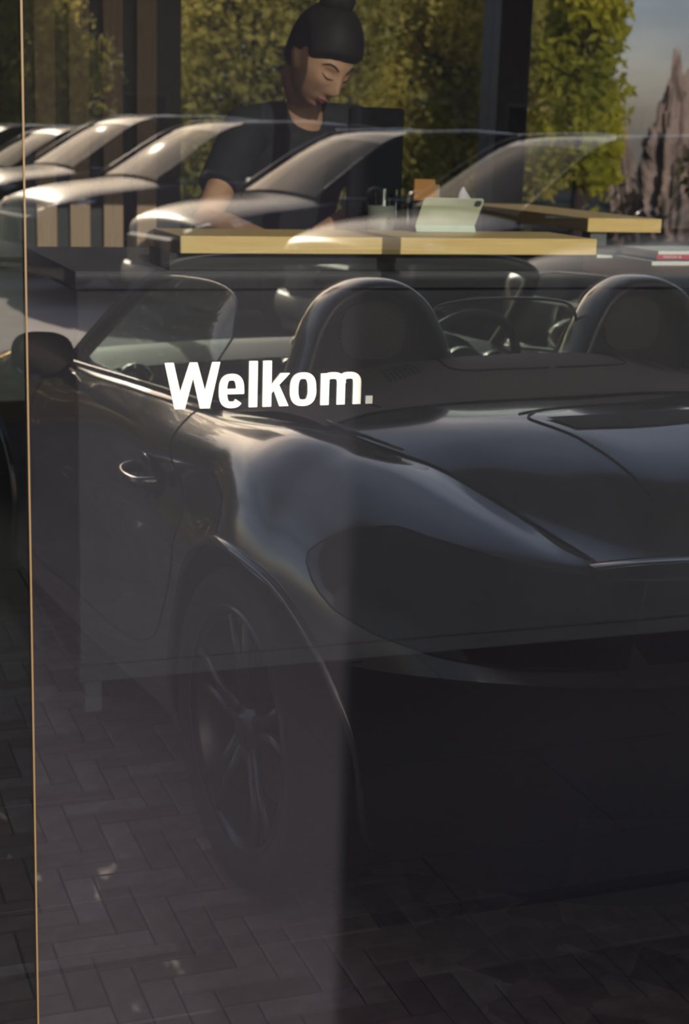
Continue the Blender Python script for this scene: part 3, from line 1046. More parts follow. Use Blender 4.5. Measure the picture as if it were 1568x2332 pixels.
# shade of the recess as a black sheet, and slatted engine cover in the lid
rec = MB()
A = []
for t in np.linspace(0, 1, 9):
    row = []
    for y in np.linspace(-1, 1, 21):
        hw = .195 - .03 * t
        x = (-.155 - .075 * t) - .012 * (1 - y * y)*0 + .012 * y * y
        p = on_deck(x, y * hw, .0035)
        row.append(p)
    A.append(row)
rec.grid(A)
part('recess_shade', rec, M['seam'], deck)
def deck_line(pts, r, m='seam', off=.001, name='lid_gap'):
    P = [on_deck(x, y, off) for x, y in crom(np.array(pts), 8)]
    P = [p for p in P if p is not None]
    part(name, MB().tube(P, r, 6, cap=False), M[m], deck, 'all')
deck_line([(-.09, -.23), (-.075, -.12), (-.07, 0), (-.075, .12), (-.09, .19), (-.12, .225), (-.16, .222), (-.25, .185), (-.36, .155), (-.46, .13)], .0028)
deck_line([(-.25, -.185), (-.16, -.222), (-.12, -.225), (-.09, -.19)], .0028)
deck_line([(-.46, -.13), (-.36, -.155), (-.25, -.185)], .0028)
lipm = MB().tube([(-.585, .36, .788), (-.592, .25, .79), (-.602, .12, .787), (-.606, 0, .785), (-.602, -.12, .787), (-.592, -.25, .79), (-.585, -.36, .788)], .010, 10, sc=(.5, 1.9), up=(0, 0, 1))
part('spoiler_lip', lipm, M['paint'], deck, 'all')

front_net = [
 [(3.02,0,.60),(3.0,.17,.605),(2.96,.33,.63)],
 [(2.80,0,.70),(2.78,.3,.70),(2.75,.58,.74)],
 [(2.30,0,.80),(2.28,.33,.79),(2.25,.66,.84)],
 [(1.95,0,.865),(1.90,.35,.855),(1.80,.71,.872)],
 [(1.93,0,.87),(1.85,.36,.865),(1.66,.73,.884)],
]
front_net = [list(reversed(r)) for r in front_net]
lid(front_net, 8, 8, 'front_lid', M['paint'])

# --- roof cover between hoops and lid
cover_net = [
 [(.50,.69,.932),(.47,.60,.962),(.42,.45,1.020),(.38,.20,1.040),(.36,0,1.046)],
 [(.40,.675,.940),(.37,.585,.975),(.31,.42,1.022),(.27,.20,1.060),(.26,0,1.068)],
 [(.25,.64,.955),(.23,.56,.985),(.20,.40,1.012),(.18,.20,1.052),(.17,0,1.060)],
 [(.12,.63,.960),(.14,.53,.982),(.125,.38,.998),(.09,.20,1.018),(.075,0,1.022)],
 [(.055,.628,.957),(.085,.50,.976),(.075,.36,.988),(.05,.20,.998),(.03,0,1.001)],
]
cov, covA = lid(cover_net, 8, 8, 'roof_cover', M['cloth'], lift=.004)
cvv = covA.reshape(-1, 3)
cr_, cc_ = covA.shape[:2]
cf = [(i * cc_ + j, (i + 1) * cc_ + j, (i + 1) * cc_ + j + 1, i * cc_ + j + 1) for i in range(cr_ - 1) for j in range(cc_ - 1)]
cbvh = BVHTree.FromPolygons([tuple(p) for p in cvv], cf)
def on_cover(x, y, off=.002):
    h = cbvh.ray_cast(Vector((x, abs(y), 2)), Vector((0, 0, -1)))
    return Vector((h[0].x, y, h[0].z + off)) if h[0] is not None else None
def cover_line(pts, r, name='cover_seam'):
    for s in (-1, 1):
        P = [on_cover(x, s * y, .001) for x, y in crom(np.array(pts), 8)]
        P = [p for p in P if p is not None]
        if len(P) > 2:
            part(name, MB().tube(P, r, 6, cap=False), M['seam'], cov, 'all')
cover_line([(.36, .215), (.28, .23), (.20, .245), (.16, .20), (.145, .10), (.14, .01)], .0025)
cover_line([(.30, .60), (.24, .56), (.17, .51), (.10, .47)], .0018)
for s in (-1, 1):
    A = [[on_cover(.30 - .085 * t, s * (.29 + .085 * u + .02 * t), .0015) for u in np.linspace(0, 1, 6)] for t in np.linspace(0, 1, 5)]
    part('grille_mesh', MB().grid(A), M['perf'], cov)

# --- roll hoops
def hoop(s):
    t = link('roll_hoop', None, parent=car)
    path = [(.335, .575, 1.00), (.34, .555, 1.06), (.345, .53, 1.13), (.347, .49, 1.19), (.348, .43, 1.222), (.348, .375, 1.230), (.347, .32, 1.222), (.346, .265, 1.185), (.343, .225, 1.12), (.338, .195, 1.055), (.33, .165, 1.02)]
    P = crom(np.array(path), 5)
    P[:, 1] *= s
    part('hoop_tube', MB().tube(P, .022, 14, sc=(1.0, 3.3), up=None) if False else MB().add(*sweep_flat(P, .020, .062)), M['hoop'], t, 'all')
    # filler panel inside the hoop
    poly_ = [(s * y, z) for (_, y, z) in crom(np.array(path), 3)]
    part('filler_panel', MB().prism(poly_, 'X', .352, .372), M['satin_black'], t)
    mesh_poly = [(s * (.37 + .085 * math.copysign(abs(math.cos(a)) ** .7, math.cos(a))), 1.125 + .068 * math.copysign(abs(math.sin(a)) ** .7, math.sin(a))) for a in np.linspace(0, 2 * PI, 28, endpoint=False)]
    part('mesh_panel', MB().prism(mesh_poly, 'X', .346, .3515), M['perf'], t)
    return t
def sweep_flat(P, a, b, n=16):
    """closed section: half-size a across the arch plane, b along the car"""
    P = [Vector(p) for p in P]
    m = len(P)
    c = sum(P, Vector()) / m
    vs, fs = [], []
    for i, p in enumerate(P):
        t = (P[min(i + 1, m - 1)] - P[max(i - 1, 0)]).normalized()
        ax = Vector((1, 0, 0))
        ou = t.cross(ax).normalized()
        for k in range(n):
            th = 2 * PI * k / n
            ca, sa = math.cos(th), math.sin(th)
            vs.append(p + ou * a * math.copysign(abs(ca) ** .8, ca) + ax * b * math.copysign(abs(sa) ** .8, sa))
    for i in range(m - 1):
        for k in range(n):
            k2 = (k + 1) % n
            fs.append((i * n + k, i * n + k2, (i + 1) * n + k2, (i + 1) * n + k))
    fs.append(tuple(range(n)))
    fs.append(tuple((m - 1) * n + k for k in range(n - 1, -1, -1)))
    return vs, fs
for s in (-1, 1):
    hoop(s)
wd = part('wind_deflector', MB().prism([(-.20, 1.02), (.20, 1.02), (.215, 1.10), (.20, 1.165), (.14, 1.185), (0, 1.192), (-.14, 1.185), (-.20, 1.165), (-.215, 1.10)], 'X', .365, .369), M['windscreen'], car)
part('deflector_frame', MB().tube(crom(np.array([(.367, -.205, 1.03), (.367, -.215, 1.10), (.367, -.20, 1.165), (.367, -.14, 1.186), (.367, 0, 1.193), (.367, .14, 1.186), (.367, .20, 1.165), (.367, .215, 1.10), (.367, .205, 1.03)]), 5), .004, 8), M['gloss_black'], wd, 'all')

# --- windscreen, pillars, side windows
hdr = [(1.19, .605, 1.165), (1.225, .50, 1.205), (1.245, .25, 1.222), (1.25, 0, 1.226)]
base = [(1.62, .728, .882), (1.78, .55, .885), (1.90, .28, .885), (1.94, 0, .885)]
mid = [(a[0] * .5 + b[0] * .5 + .015, a[1] * .5 + b[1] * .5 + .012, a[2] * .5 + b[2] * .5 + .015) for a, b in zip(hdr, base)]
ws, wsA = lid([base, mid, hdr], 8, 6, 'windscreen', M['windscreen'])
fr_path = [base[0], (1.50, .705, .965), (1.36, .668, 1.065), (1.255, .632, 1.138), (1.20, .59, 1.180), hdr[1], hdr[2], hdr[3]]
fp = crom(np.array(fr_path), 5)
fp = np.concatenate([fp, fp[-2::-1] * np.array([1, -1, 1])])
part('windscreen_frame', MB().tube(fp, .021, 12, sc=(1, 1.25)), M['satin_black'], car, 'all')
part('frame_trim', MB().tube([(p[0] + .004, p[1] * 1.022, p[2] + .017) for p in fp], .0055, 8), M['hoop'], car, 'all')
for s in (-1, 1):
    # door glass: rows from belt to top edge
    lo = [(1.56, .748, .892), (1.30, .758, .908), (.95, .762, .93), (.65, .758, .942), (.47, .748, .948)]
    hi = [(1.50, .715, .955), (1.22, .628, 1.155), (.95, .600, 1.195), (.62, .618, 1.188), (.49, .668, 1.10)]
    mi = [tuple((a + b) / 2 + (0, .014, 0)[k] for k, (a, b) in enumerate(zip(p, q))) for p, q in zip(lo, hi)]
    A = surf([lo, mi, hi], 6, 8)
    A[..., 1] *= s
    dg = part('door_glass', MB().grid(A), M['carglass'], car, 'all')
    edge = list(A[-1]) + [A[i, -1] for i in range(len(A) - 2, -1, -1)]
    part('glass_edge', MB().tube(edge, .0028, 6), M['gloss_black'], dg, 'all')
    bl = crom(np.array([(1.60, .752, .892), (1.30, .772, .914), (.95, .780, .936), (.65, .776, .950), (.45, .758, .955), (.40, .735, .955)]), 6)
    bl[:, 1] *= s
    part('belt_trim', MB().tube(bl, .008, 8, sc=(1.1, .8)), M['hoop'], car, 'all')

# --- interior
tub = MB().box(.45, 1.85, -.70, .70, .22, .26).box(.43, .47, -.70, .70, .26, .93).box(.45, 1.9, -.735, -.69, .26, .90).box(.45, 1.9, .69, .735, .26, .90).box(1.83, 1.87, -.70, .70, .26, .86)
part('cabin_tub', tub, M['leather'], car)
dash = MB()
prof = [(1.95, .875), (1.75, .925), (1.58, .93), (1.45, .905), (1.42, .84), (1.47, .76), (1.55, .55), (1.85, .5)]
A = [[(x, y, z - .02 * (abs(y) / .7) ** 2) for (x, z) in prof] for y in np.linspace(-.70, .70, 15)]
dash.grid(A)
da = part('dashboard', dash, M['leather'], car, 30)
pod = MB()
pod.tube([(1.40, .37, .90), (1.60, .37, .915)], [.16, .17], 20, sc=(.45, 1), up=(0, 0, 1))
part('instrument_hood', pod, M['leather'], da, 30)
for y in (-.60, -.10, .10, .62):
    part('air_vent', MB().lathe([(0, 0), (.042, 0), (.046, .01), (.05, .01), (.052, -.02), (.045, -.03)], 20, 'X', (1.43, y, .855)), M['hoop'], da, 'all')
part('clock', MB().ell((1.56, 0, .925), (.05, .045, .035)), M['hoop'], da, 'all')
cs = MB().prism([(1.50, .80), (1.40, .62), (.75, .52), (.70, .50), (.70, .26), (1.6, .26), (1.6, .80)], 'Y', -.12, .12)
part('centre_console', cs, M['leather'], car)
st = link('steering_wheel', None, parent=car)
st.location = (1.20, .37, .89)
st.rotation_euler = (0, R(-22), 0)
ring = [(0, .185 * math.cos(a), .185 * math.sin(a)) for a in np.linspace(0, 2 * PI, 40, endpoint=False)]
part('wheel_rim', MB().tube(ring, .016, 10, closed=True), M['leather'], st, 'all')
part('wheel_hub', MB().lathe([(0, -.02), (.06, -.018), (.07, 0), (.06, .03), (0, .03)], 24, 'X'), M['hoop'], st, 'all')
for a in (0, PI, -PI / 2):
    part('wheel_spoke', MB().tube([(0, .05 * math.cos(a), .05 * math.sin(a)), (0, .18 * math.cos(a), .18 * math.sin(a))], .012, 8, sc=(1, 1.6)), M['hoop'], st, 'all')
part('column', MB().tube([(0, 0, 0), (.35, 0, 0)], .03, 12), M['satin_black'], st, 'all')
for s in (-1, 1):
    se = link('seat', None, parent=car)
    cush = MB()
    cush.box(.62, 1.18, s * .37 - .23, s * .37 + .23, .30, .46, .05)
    part('cushion', cush, M['leather'], se)
    bk = [( (.70, s * .37, .42), .24), ((.62, s * .37, .62), .235), ((.545, s * .37, .85), .21), ((.51, s * .37, .98), .16), ((.50, s * .37, 1.06), .12), ((.497, s * .37, 1.12), .09), ((.50, s * .37, 1.135), .05)]
    part('backrest', MB().tube([b[0] for b in bk], [b[1] for b in bk], 16, sc=(1, .28), up=(0, 1, 0)), M['leather_tan'], se, 'all')
part('inner_mirror', MB().box(1.24, 1.27, -.11, .11, 1.13, 1.185, .012), M['satin_black'], car)

# --- mirrors, handles, intake
for s in (-1, 1):
    mr = link('door_mirror', None, parent=car)
    rows = []
    for t, k in ((0, .96), (.0, 1.0), (.12, 1.02), (.35, .98), (.65, .82), (.85, .55), (1.0, .12)):
        row = []
        for a in np.linspace(0, 2 * PI, 28, endpoint=False):
            ca, sa = math.cos(a), math.sin(a)
            yy = .088 * math.copysign(abs(ca) ** .75, ca)
            zz = .066 * math.copysign(abs(sa) ** .75, sa) * (1.0 + .10 * ca)
            row.append((1.33 + .135 * t, s * (.900 + yy * k - .02 * t), .950 + zz * k - .008 * t))
        rows.append(row)
    part('housing', MB().grid(rows, closed_v=True), M['gloss_black'], mr, 'all')
    gp = [(s * (.900 + .074 * math.copysign(abs(math.cos(a)) ** .75, math.cos(a))), .950 + .055 * math.copysign(abs(math.sin(a)) ** .75, math.sin(a)) * (1 + .1 * math.cos(a))) for a in np.linspace(0, 2 * PI, 28, endpoint=False)]
    part('mirror_glass', MB().prism(gp, 'X', 1.334, 1.338), M['gloss_black'], mr)
    part('arm', MB().tube([(1.40, s * .85, .915), (1.43, s * .82, .885), (1.47, s * .785, .862)], [.022, .02, .026], 10, sc=(.7, 1.4)), M['gloss_black'], mr, 'all')
    d_ = doors[0] if s < 0 else doors[1]
    hl = crom(np.array([(.645, .858, .772), (.63, .895, .768), (.58, .913, .764), (.52, .915, .764), (.475, .905, .766), (.462, .86, .768)]), 5)
    hl[:, 1] *= s
    part('door_handle', MB().tube(hl, [.012] * len(hl), 10, sc=(1.25, .75)), M['chrome'] if False else M['paint'], d_, 'all')
    part('handle_cup', MB().lathe([(0.0, 0), (.05, .0), (.055, .003), (.05, .006), (0, .006)], 22, 'Y', (.55, s * .868, .765)), M['gloss_black'], d_, 'all')
    # air intake behind the door
    ik = MB()
    A = []
    for u in np.linspace(0, 1, 12):
        row = []
        for w in np.linspace(-1, 1, 9):
            x = .335 - .335 * u
            zc = .775 + .012 * u
            hz = .014 + .058 * math.sin(PI * min(1, u * .70 + .06))
            h = on_side(x, zc + w * hz)
            row.append((x, s * (h[0].y + .0025), zc + w * hz))
        A.append(row)
    ik.grid(A)
    part('air_intake', ik, M['gloss_black'], car, 'all')
    # tail light wrapping round the corner, cut through the shell
    dirv = Vector((.72, -.69, 0)).normalized()
    uax = Vector((-dirv.y, dirv.x, 0))            # sideways, towards the tail centre
    tl = []
    U0 = uax.dot(Vector((-.305, .82, 0)))
    U1 = uax.dot(Vector((-.66, .30, 0)))
    for t in np.linspace(0, 1, 34):
        zt = np.interp(t, [0, .04, .12, .25, .45, .7, 1], [.790, .812, .836, .842, .815, .778, .752])
        zb = np.interp(t, [0, .04, .12, .25, .45, .7, 1], [.772, .735, .700, .672, .650, .640, .640])
        col = []
        for w in np.linspace(0, 1, 10):
            u = U0 + (U1 - U0) * t
            z_ = zb + (zt - zb) * w
            h = bvh.ray_cast(uax * u - dirv * 3 + Vector((0, 0, z_)), dirv)
            if h[0] is None:
                h = bvh.find_nearest(uax * u + Vector((0, 0, z_)))
            nn = h[1] if h[1].dot(dirv) < 0 else -h[1]
            p = h[0] + nn * (.004 * math.sin(PI * min(1, max(.0, .5))) )
            col.append((p.x, s * p.y, p.z))
        tl.append(col)
    lt = part('tail_light', MB().grid(tl), M['light_lens'], car, 'all')
    rim_ = [c[-1] for c in tl] + [c[0] for c in reversed(tl)]
    part('light_edge', MB().tube(rim_, .0022, 6, closed=True), M['seam'], lt, 'all')
# light strip and lower tail
strip = MB()
A = []
for y in np.linspace(-.335, .335, 25):
    row = []
    for z_ in np.linspace(.645, .752, 6):
        h = bvh.ray_cast(Vector((-3, abs(y), z_)), Vector((1, 0, 0)))
        row.append((h[0].x - .004, y, z_))
    A.append(row)
strip.grid(A)
part('light_strip', strip, M['light_lens'], car, 'all')
A = []
for y in np.linspace(-.52, .52, 31):
    row = []
    for z_ in np.linspace(.235, .40, 7):
        h = bvh.ray_cast(Vector((-3, abs(y), z_)), Vector((1, 0, 0)))
        row.append((h[0].x - .004, y, z_))
    A.append(row)
part('rear_diffuser', MB().grid(A), M['satin_black'], car, 'all')
for s in (-1, 1):
    part('exhaust_pipe', MB().lathe([(.034, 0), (.042, 0), (.044, .006), (.044, .14), (.036, .14), (.034, .01)], 24, 'X', (-.965, s * .075, .30)), M['chrome'], car, 'all')
part('underbody', MB().box(-.38, 2.8, -.64, .64, .15, .20).box(-.42, .42, -.40, .40, .20, .70).box(1.9, 2.85, -.50, .50, .20, .66), M['satin_black'], car)

# --- wheels
def arch_liner(cx, s):
    mb = MB()
    A = []
    for a in np.linspace(R(-28), R(208), 34):
        x, z_ = cx + (ARCH + .004) * math.cos(a), .35 + (ARCH + .004) * math.sin(a)
        h = on_side(x, z_)
        yo = (h[0].y if h[0] is not None else .86)
        A.append([(x, s * .56, z_), (x, s * (yo - .02), z_), (x, s * (yo + .002), z_)])
    mb.grid(A)
    return mb
def arch_lip(cx, s):
    P = []
    for a in np.linspace(R(-24), R(204), 40):
        x, z_ = cx + (ARCH + .012) * math.cos(a), .35 + (ARCH + .012) * math.sin(a)
        h = on_side(x, z_)
        if h[0] is not None:
            P.append((x, s * (h[0].y + .001), z_))
    return MB().tube(P, .010, 8)
tyre_prof = [(.262, -.105), (.285, -.114), (.315, -.119), (.334, -.112), (.344, -.090), (.346, 0), (.344, .090), (.334, .112), (.315, .119), (.285, .114), (.262, .105)]
rim_prof = [(.255, -.11), (.264, -.112), (.268, -.106), (.262, -.098), (.245, -.085), (.240, 0), (.250, .09), (.262, .105), (.266, .112), (.255, .112), (.232, .08), (.228, -.06), (.240, -.10)]
def wheel(cx, s, steer=0.0):
    w = link('wheel', None, parent=car)
    w.location = (cx, s * .77, .346)
    if s > 0:
        w.rotation_euler = (0, 0, PI)
    # built with the outer face towards -Y
    part('tyre', MB().lathe(tyre_prof, 56, 'Y'), M['tyre'], w, 'all')
    part('rim', MB().lathe(rim_prof, 56, 'Y'), M['rim'], w, 40)
    for k in range(5):
        for dlt in (-.17, .17):
            a = 2 * PI * k / 5 + .3
            p0 = (.055 * math.cos(a + dlt * 1.5), -.075, .055 * math.sin(a + dlt * 1.5))
            p1 = (.15 * math.cos(a + dlt * .75), -.088, .15 * math.sin(a + dlt * .75))
            p2 = (.246 * math.cos(a + dlt), -.098, .246 * math.sin(a + dlt))
            part('spoke', MB().tube([p0, p1, p2], [.017, .013, .012], 8, sc=(1, .8)), M['rim'], w, 'all')
    part('hub_cap', MB().lathe([(0, -.098), (.028, -.096), (.034, -.088), (.06, -.076), (.06, -.05), (0, -.05)], 24, 'Y'), M['rim'], w, 30)
    part('brake_disc', MB().lathe([(.07, -.02), (.168, -.02), (.168, .005), (.07, .005)], 40, 'Y'), M['disc'], w)
    cal = MB()
    A = [[(rr * math.cos(a), yy, rr * math.sin(a)) for (rr, yy) in ((.115, -.045), (.175, -.045), (.178, -.03), (.178, .03), (.115, .03), (.112, -.03))] for a in np.linspace(R(10), R(75), 8)]
    cal.grid(A, closed_v=True)
    part('brake_caliper', cal, M['satin_black'], w)
for cx in (XR, XF):
    for s in (-1, 1):
        wheel(cx, s)
        part('arch_liner', arch_liner(cx, s), M['satin_black'], car, 'all')
        part('arch_lip', arch_lip(cx, s), M['paint'], car, 'all')

# ------------------------------------------------------------------ parked cars across the street
M['suv_paint'] = [paint('suv_black', (0.014, 0.016, 0.022), metal=0.0, rough=.2, coat=0.0)]
M['suv_paint'][0].node_tree.nodes['Principled BSDF'].inputs['Specular IOR Level'].default_value = .12
M['suv_glass'] = mat('suv_glass', (0.010, 0.012, 0.014), 0.03, var=.1, spec=.045)
M['head_lens'] = mat('headlamp', (0.45, 0.46, 0.48), 0.08, metal=.7, var=.1, coat=1)
M['suv_red'] = mat('tail_red', (0.25, 0.01, 0.012), 0.15, var=.1, coat=1)
M['silver'] = mat('silver_trim', (0.6, 0.6, 0.6), 0.2, metal=1.0, var=.05)
def make_suv():
    """compact crossover, X forward, origin on the ground under the middle"""
    t = link('parked_suv', None)
    # lower body: half sections at stations along X: rows from hood/belt edge down
    st = [2.22, 2.12, 1.75, 1.30, .85, .0, -.9, -1.6, -2.05, -2.2]
    top = [.72, .86, .97, 1.03, 1.08, 1.08, 1.10, 1.12, 1.10, 1.02]
    wid = [.55, .72, .84, .88, .90, .91, .91, .90, .84, .74]
    rows = []
    for f_, g_ in ((0.86, 0.0), (0.95, .03), (1.0, .16), (1.0, .38), (.985, .62), (.95, .80)):
        rows.append([(x, w * f_, max(.22, z - g_ if g_ < .5 else z * (1 - g_) + .22 * g_ * 1.1)) for x, z, w in zip(st, top, wid)])
    A = surf(rows, 4, 5)
    # wheel openings
    B = A.copy()
    inn = np.zeros(A.shape[:2], bool)
    for cx in (1.35, -1.32):
        dx, dz = B[..., 0] - cx, B[..., 2] - .35
        rr = np.hypot(dx, dz)
        i_ = (rr < .40) & (B[..., 1] > .5)
        inn |= i_
        k = np.where(i_, .40 / np.maximum(rr, 1e-3), 1)
        B[..., 0] = np.where(i_, cx + dx * k, B[..., 0])
        B[..., 2] = np.where(i_, .35 + dz * k, B[..., 2])
    body = MB()
    nu, nv = A.shape[:2]
    body.v = [tuple(p) for p in B.reshape(-1, 3)]
    for i in range(nu - 1):
        for j in range(nv - 1):
            q = [(i, j), (i + 1, j), (i + 1, j + 1), (i, j + 1)]
            if not all(inn[a] for a in q):
                body.f.append(tuple(a[0] * nv + a[1] for a in q))
    body.mirrored_y()
    # hood and tail top, nose and rear faces
    e = A[0]
    hoodA = [[(p[0], p[1] * u, p[2] + .05 * (1 - u * u)) for u in np.linspace(-1, 1, 9)] for p in e]
    body.grid(hoodA)
    for jx in (0, nv - 1):
        col = A[:, jx]
        body.grid([[(p[0] + (.10 if jx == 0 else -.06) * (1 - u * u), p[1] * u, p[2]) for u in np.linspace(-1, 1, 9)] for p in col])
    part('body', body, M['suv_paint'][0], t, 'all')
    # greenhouse
    rail = [(1.12, .66, 1.09), (.42, .57, 1.52), (.0, .56, 1.60), (-.7, .56, 1.615), (-1.45, .55, 1.56), (-2.02, .62, 1.14)]
    beltp = [(1.12, .70, 1.07), (.75, .80, 1.07), (.0, .83, 1.07), (-.9, .83, 1.09), (-1.55, .80, 1.11), (-2.05, .68, 1.11)]
    midp = [tuple((a + b) / 2 + (.0, .035, 0)[k] for k, (a, b) in enumerate(zip(p, q))) for p, q in zip(rail, beltp)]
    G = surf([beltp, midp, rail], 4, 6)
    part('side_glass', MB().grid(G).mirrored_y(), M['suv_glass'], t, 'all')
    rl = crom(np.array(rail), 6)
    roof = [[(p[0], p[1] * u, p[2] + .035 * (1 - u * u)) for u in np.linspace(-1, 1, 9)] for p in rl]
    n0 = 6
    part('windscreen', MB().grid(roof[:n0 + 1]), M['suv_glass'], t, 'all')
    part('roof', MB().grid(roof[n0:-n0]), M['suv_paint'][0], t, 'all')
    part('rear_window', MB().grid(roof[-n0 - 1:]), M['suv_glass'], t, 'all')
    for s in (-1, 1):
        part('pillar', MB().tube([(p[0], s * p[1], p[2]) for p in rl], .028, 8), M['suv_paint'][0], t, 'all')
        for xx in (-.1, -1.15):
            part('pillar', MB().tube([(xx, s * .835, 1.08), (xx - .1, s * .72, 1.35), (xx - .16, s * .565, 1.60)], .03, 8), M['suv_paint'][0], t, 'all')
        wl_ = crom(np.array([(.98, .765, 1.095), (.4, .84, 1.085), (-.5, .85, 1.09), (-1.3, .83, 1.11), (-1.75, .76, 1.20), (-1.45, .64, 1.47)]), 5)
        wl_[:, 1] *= s
        part('window_trim', MB().tube(wl_, .009, 6), M['silver'], t, 'all')
        part('roof_rail', MB().tube([(.2, s * .54, 1.625), (-.5, s * .54, 1.655), (-1.3, s * .54, 1.615)], .012, 8), M['silver'], t, 'all')
        hd = MB().tube([(2.17, s * .42, .80), (2.08, s * .60, .83), (1.88, s * .74, .88), (1.70, s * .80, .92)], [.035, .06, .055, .015], 10, sc=(.9, 1))
        part('headlamp', hd, M['head_lens'], t, 'all')
        part('tail_lamp', MB().tube([(-2.10, s * .70, 1.0), (-1.95, s * .82, 1.02), (-1.75, s * .875, 1.04)], [.06, .06, .02], 10), M['suv_red'], t, 'all')
        mi_ = MB().ell((.78, s * 1.00, 1.13), (.085, .10, .07), 14, 8)
        part('door_mirror', mi_, M['suv_paint'][0], t, 'all')
    part('grille', MB().box(2.22, 2.30, -.42, .42, .52, .76, .02), M['satin_black'], t)
    part('bumper', MB().tube(crom(np.array([(1.95, -.82, .42), (2.2, -.62, .42), (2.30, -.3, .42), (2.32, 0, .42), (2.30, .3, .42), (2.2, .62, .42), (1.95, .82, .42)]), 4), .10, 10, sc=(1, .5), up=(0, 0, 1)), M['satin_black'], t, 'all')
    part('underbody', MB().box(-2.1, 2.1, -.78, .78, .22, .5), M['satin_black'], t)
    for cx in (1.35, -1.32):
        for s in (-1, 1):
            w = link('wheel', None, parent=t)
            w.location = (cx, s * .80, .345)
            part('tyre', MB().lathe([(.22, -.10), (.30, -.11), (.335, -.09), (.345, 0), (.335, .09), (.30, .11), (.22, .10)], 28, 'Y'), M['tyre'], w, 'all')
            part('rim', MB().lathe([(0, -.07 * 1), (.06, -.08), (.2, -.095), (.235, -.10), (.235, .10), (.2, .095), (.06, .08), (0, .07)], 28, 'Y'), M['rim'], w, 30)
    return t
suv = make_suv()
bpy.context.view_layer.update()
index_kids()
spots = [(2.42, 9.3), (1.06, 11.5), (-.34, 13.7), (-1.86, 15.9), (-3.05, 18.4), (-4.35, 20.9), (-5.65, 23.4)]
where = ['nearest parked crossover, only its bonnet and headlamp in view at the right edge',
         'second nearest parked crossover, its sloping windscreen pillar at the right',
         'third parked crossover from the right with long dark side windows',
         'fourth parked crossover from the right, behind the woman in the window image',
         'fifth parked crossover from the right with glinting windscreen',
         'sixth parked crossover from the right, small, before the slats in the window image',
         'farthest and leftmost parked crossover of the row']
hx = Vector((-.84, -.54)).normalized()
for i, (x, D) in enumerate(spots):
    o = suv if i == 0 else copy_tree(suv)
    # the given spot is the foot of its windscreen pillar
    c = mirror_pt(x - hx.x * .75 + .54 * 0, D - hx.y * .75)
    hv = rdir * hx.x + vdir * hx.y
    hv = Vector((hv.x, -hv.y, 0))
    o.location = (c.x, c.y, -.012)
    o.rotation_euler = (0, 0, math.atan2(hv.y, hv.x))
    tag(o, where[i], 'car', 'row of parked crossovers across the street')
    sc_ = (1.0, 1.0, 1.0, 1.03, 1.06, .97, .97)[i]
    o.scale = (sc_,) * 3

# ------------------------------------------------------------------ trees and rocks behind the parked cars
def leaf_mat(name, c1, c2):
    m = mat(name, c1, 0.6, var=0, scale=.55, col2=c2, detail=5)
    nt = m.node_tree
    out = nt.nodes['Material Output']
    b = nt.nodes['Principled BSDF']
    rp = [n for n in nt.nodes if n.type == 'VALTORGB'][0]
    tl_ = nt.nodes.new('ShaderNodeBsdfTranslucent')
    nt.links.new(rp.outputs['Color'], tl_.inputs['Color'])
    mx = nt.nodes.new('ShaderNodeMixShader')
    mx.inputs['Fac'].default_value = .65
    nt.links.new(b.outputs[0], mx.inputs[1])
    nt.links.new(tl_.outputs[0], mx.inputs[2])
    nt.links.new(mx.outputs[0], out.inputs['Surface'])
    return m
M['leaf_dark'] = leaf_mat('leaf_dark', (0.10, 0.12, 0.035), (0.48, 0.40, 0.09))
M['leaf_mid'] = leaf_mat('leaf_mid', (0.20, 0.25, 0.06), (0.85, 0.76, 0.18))
M['leaf_yellow'] = leaf_mat('leaf_yellow', (0.30, 0.36, 0.04), (0.95, 0.88, 0.08))
M['bark'] = mat('bark', (0.035, 0.026, 0.022), 0.9, var=.4, scale=6, bump=.5, stretch=(4, 4, .6))
M['rock'] = mat('rock', (0.11, 0.085, 0.07), 0.9, scale=1.6, col2=(0.40, 0.33, 0.245), bump=.6, detail=9)

def leaves(rng, centers, nper, size, droop=0.0):
    """small bent leaves scattered round twig points"""
    vs = np.zeros((len(centers) * nper, 4, 3))
    k = 0
    for c, rad in centers:
        d = rng.normal(size=(nper, 3))
        d *= (rng.random((nper, 1)) ** .5) * rad / np.maximum(np.linalg.norm(d, axis=1, keepdims=True), 1e-6)
        d[:, 2] *= .8
        if droop:
            d[:, 2] -= rng.random(nper) ** 1.5 * droop
            d[:, :2] *= .6
        p = np.array(c) + d
        a = rng.normal(size=(nper, 3))
        a /= np.linalg.norm(a, axis=1, keepdims=True)
        b = np.cross(a, rng.normal(size=(nper, 3)))
        b /= np.linalg.norm(b, axis=1, keepdims=True)
        s = size * (.6 + .8 * rng.random((nper, 1)))
        vs[k:k + nper, 0] = p - a * s
        vs[k:k + nper, 1] = p + b * s * .55
        vs[k:k + nper, 2] = p + a * s
        vs[k:k + nper, 3] = p - b * s * .55
        k += nper
    n = len(vs)
    me = bpy.data.meshes.new('foliage')
    me.vertices.add(n * 4)
    me.vertices.foreach_set('co', vs.reshape(-1))
    me.loops.add(n * 4)
    me.loops.foreach_set('vertex_index', np.arange(n * 4, dtype=np.int32))
    me.polygons.add(n)
    me.polygons.foreach_set('loop_start', np.arange(0, n * 4, 4, dtype=np.int32))
    me.update(calc_edges=True)
    me.validate()
    return me
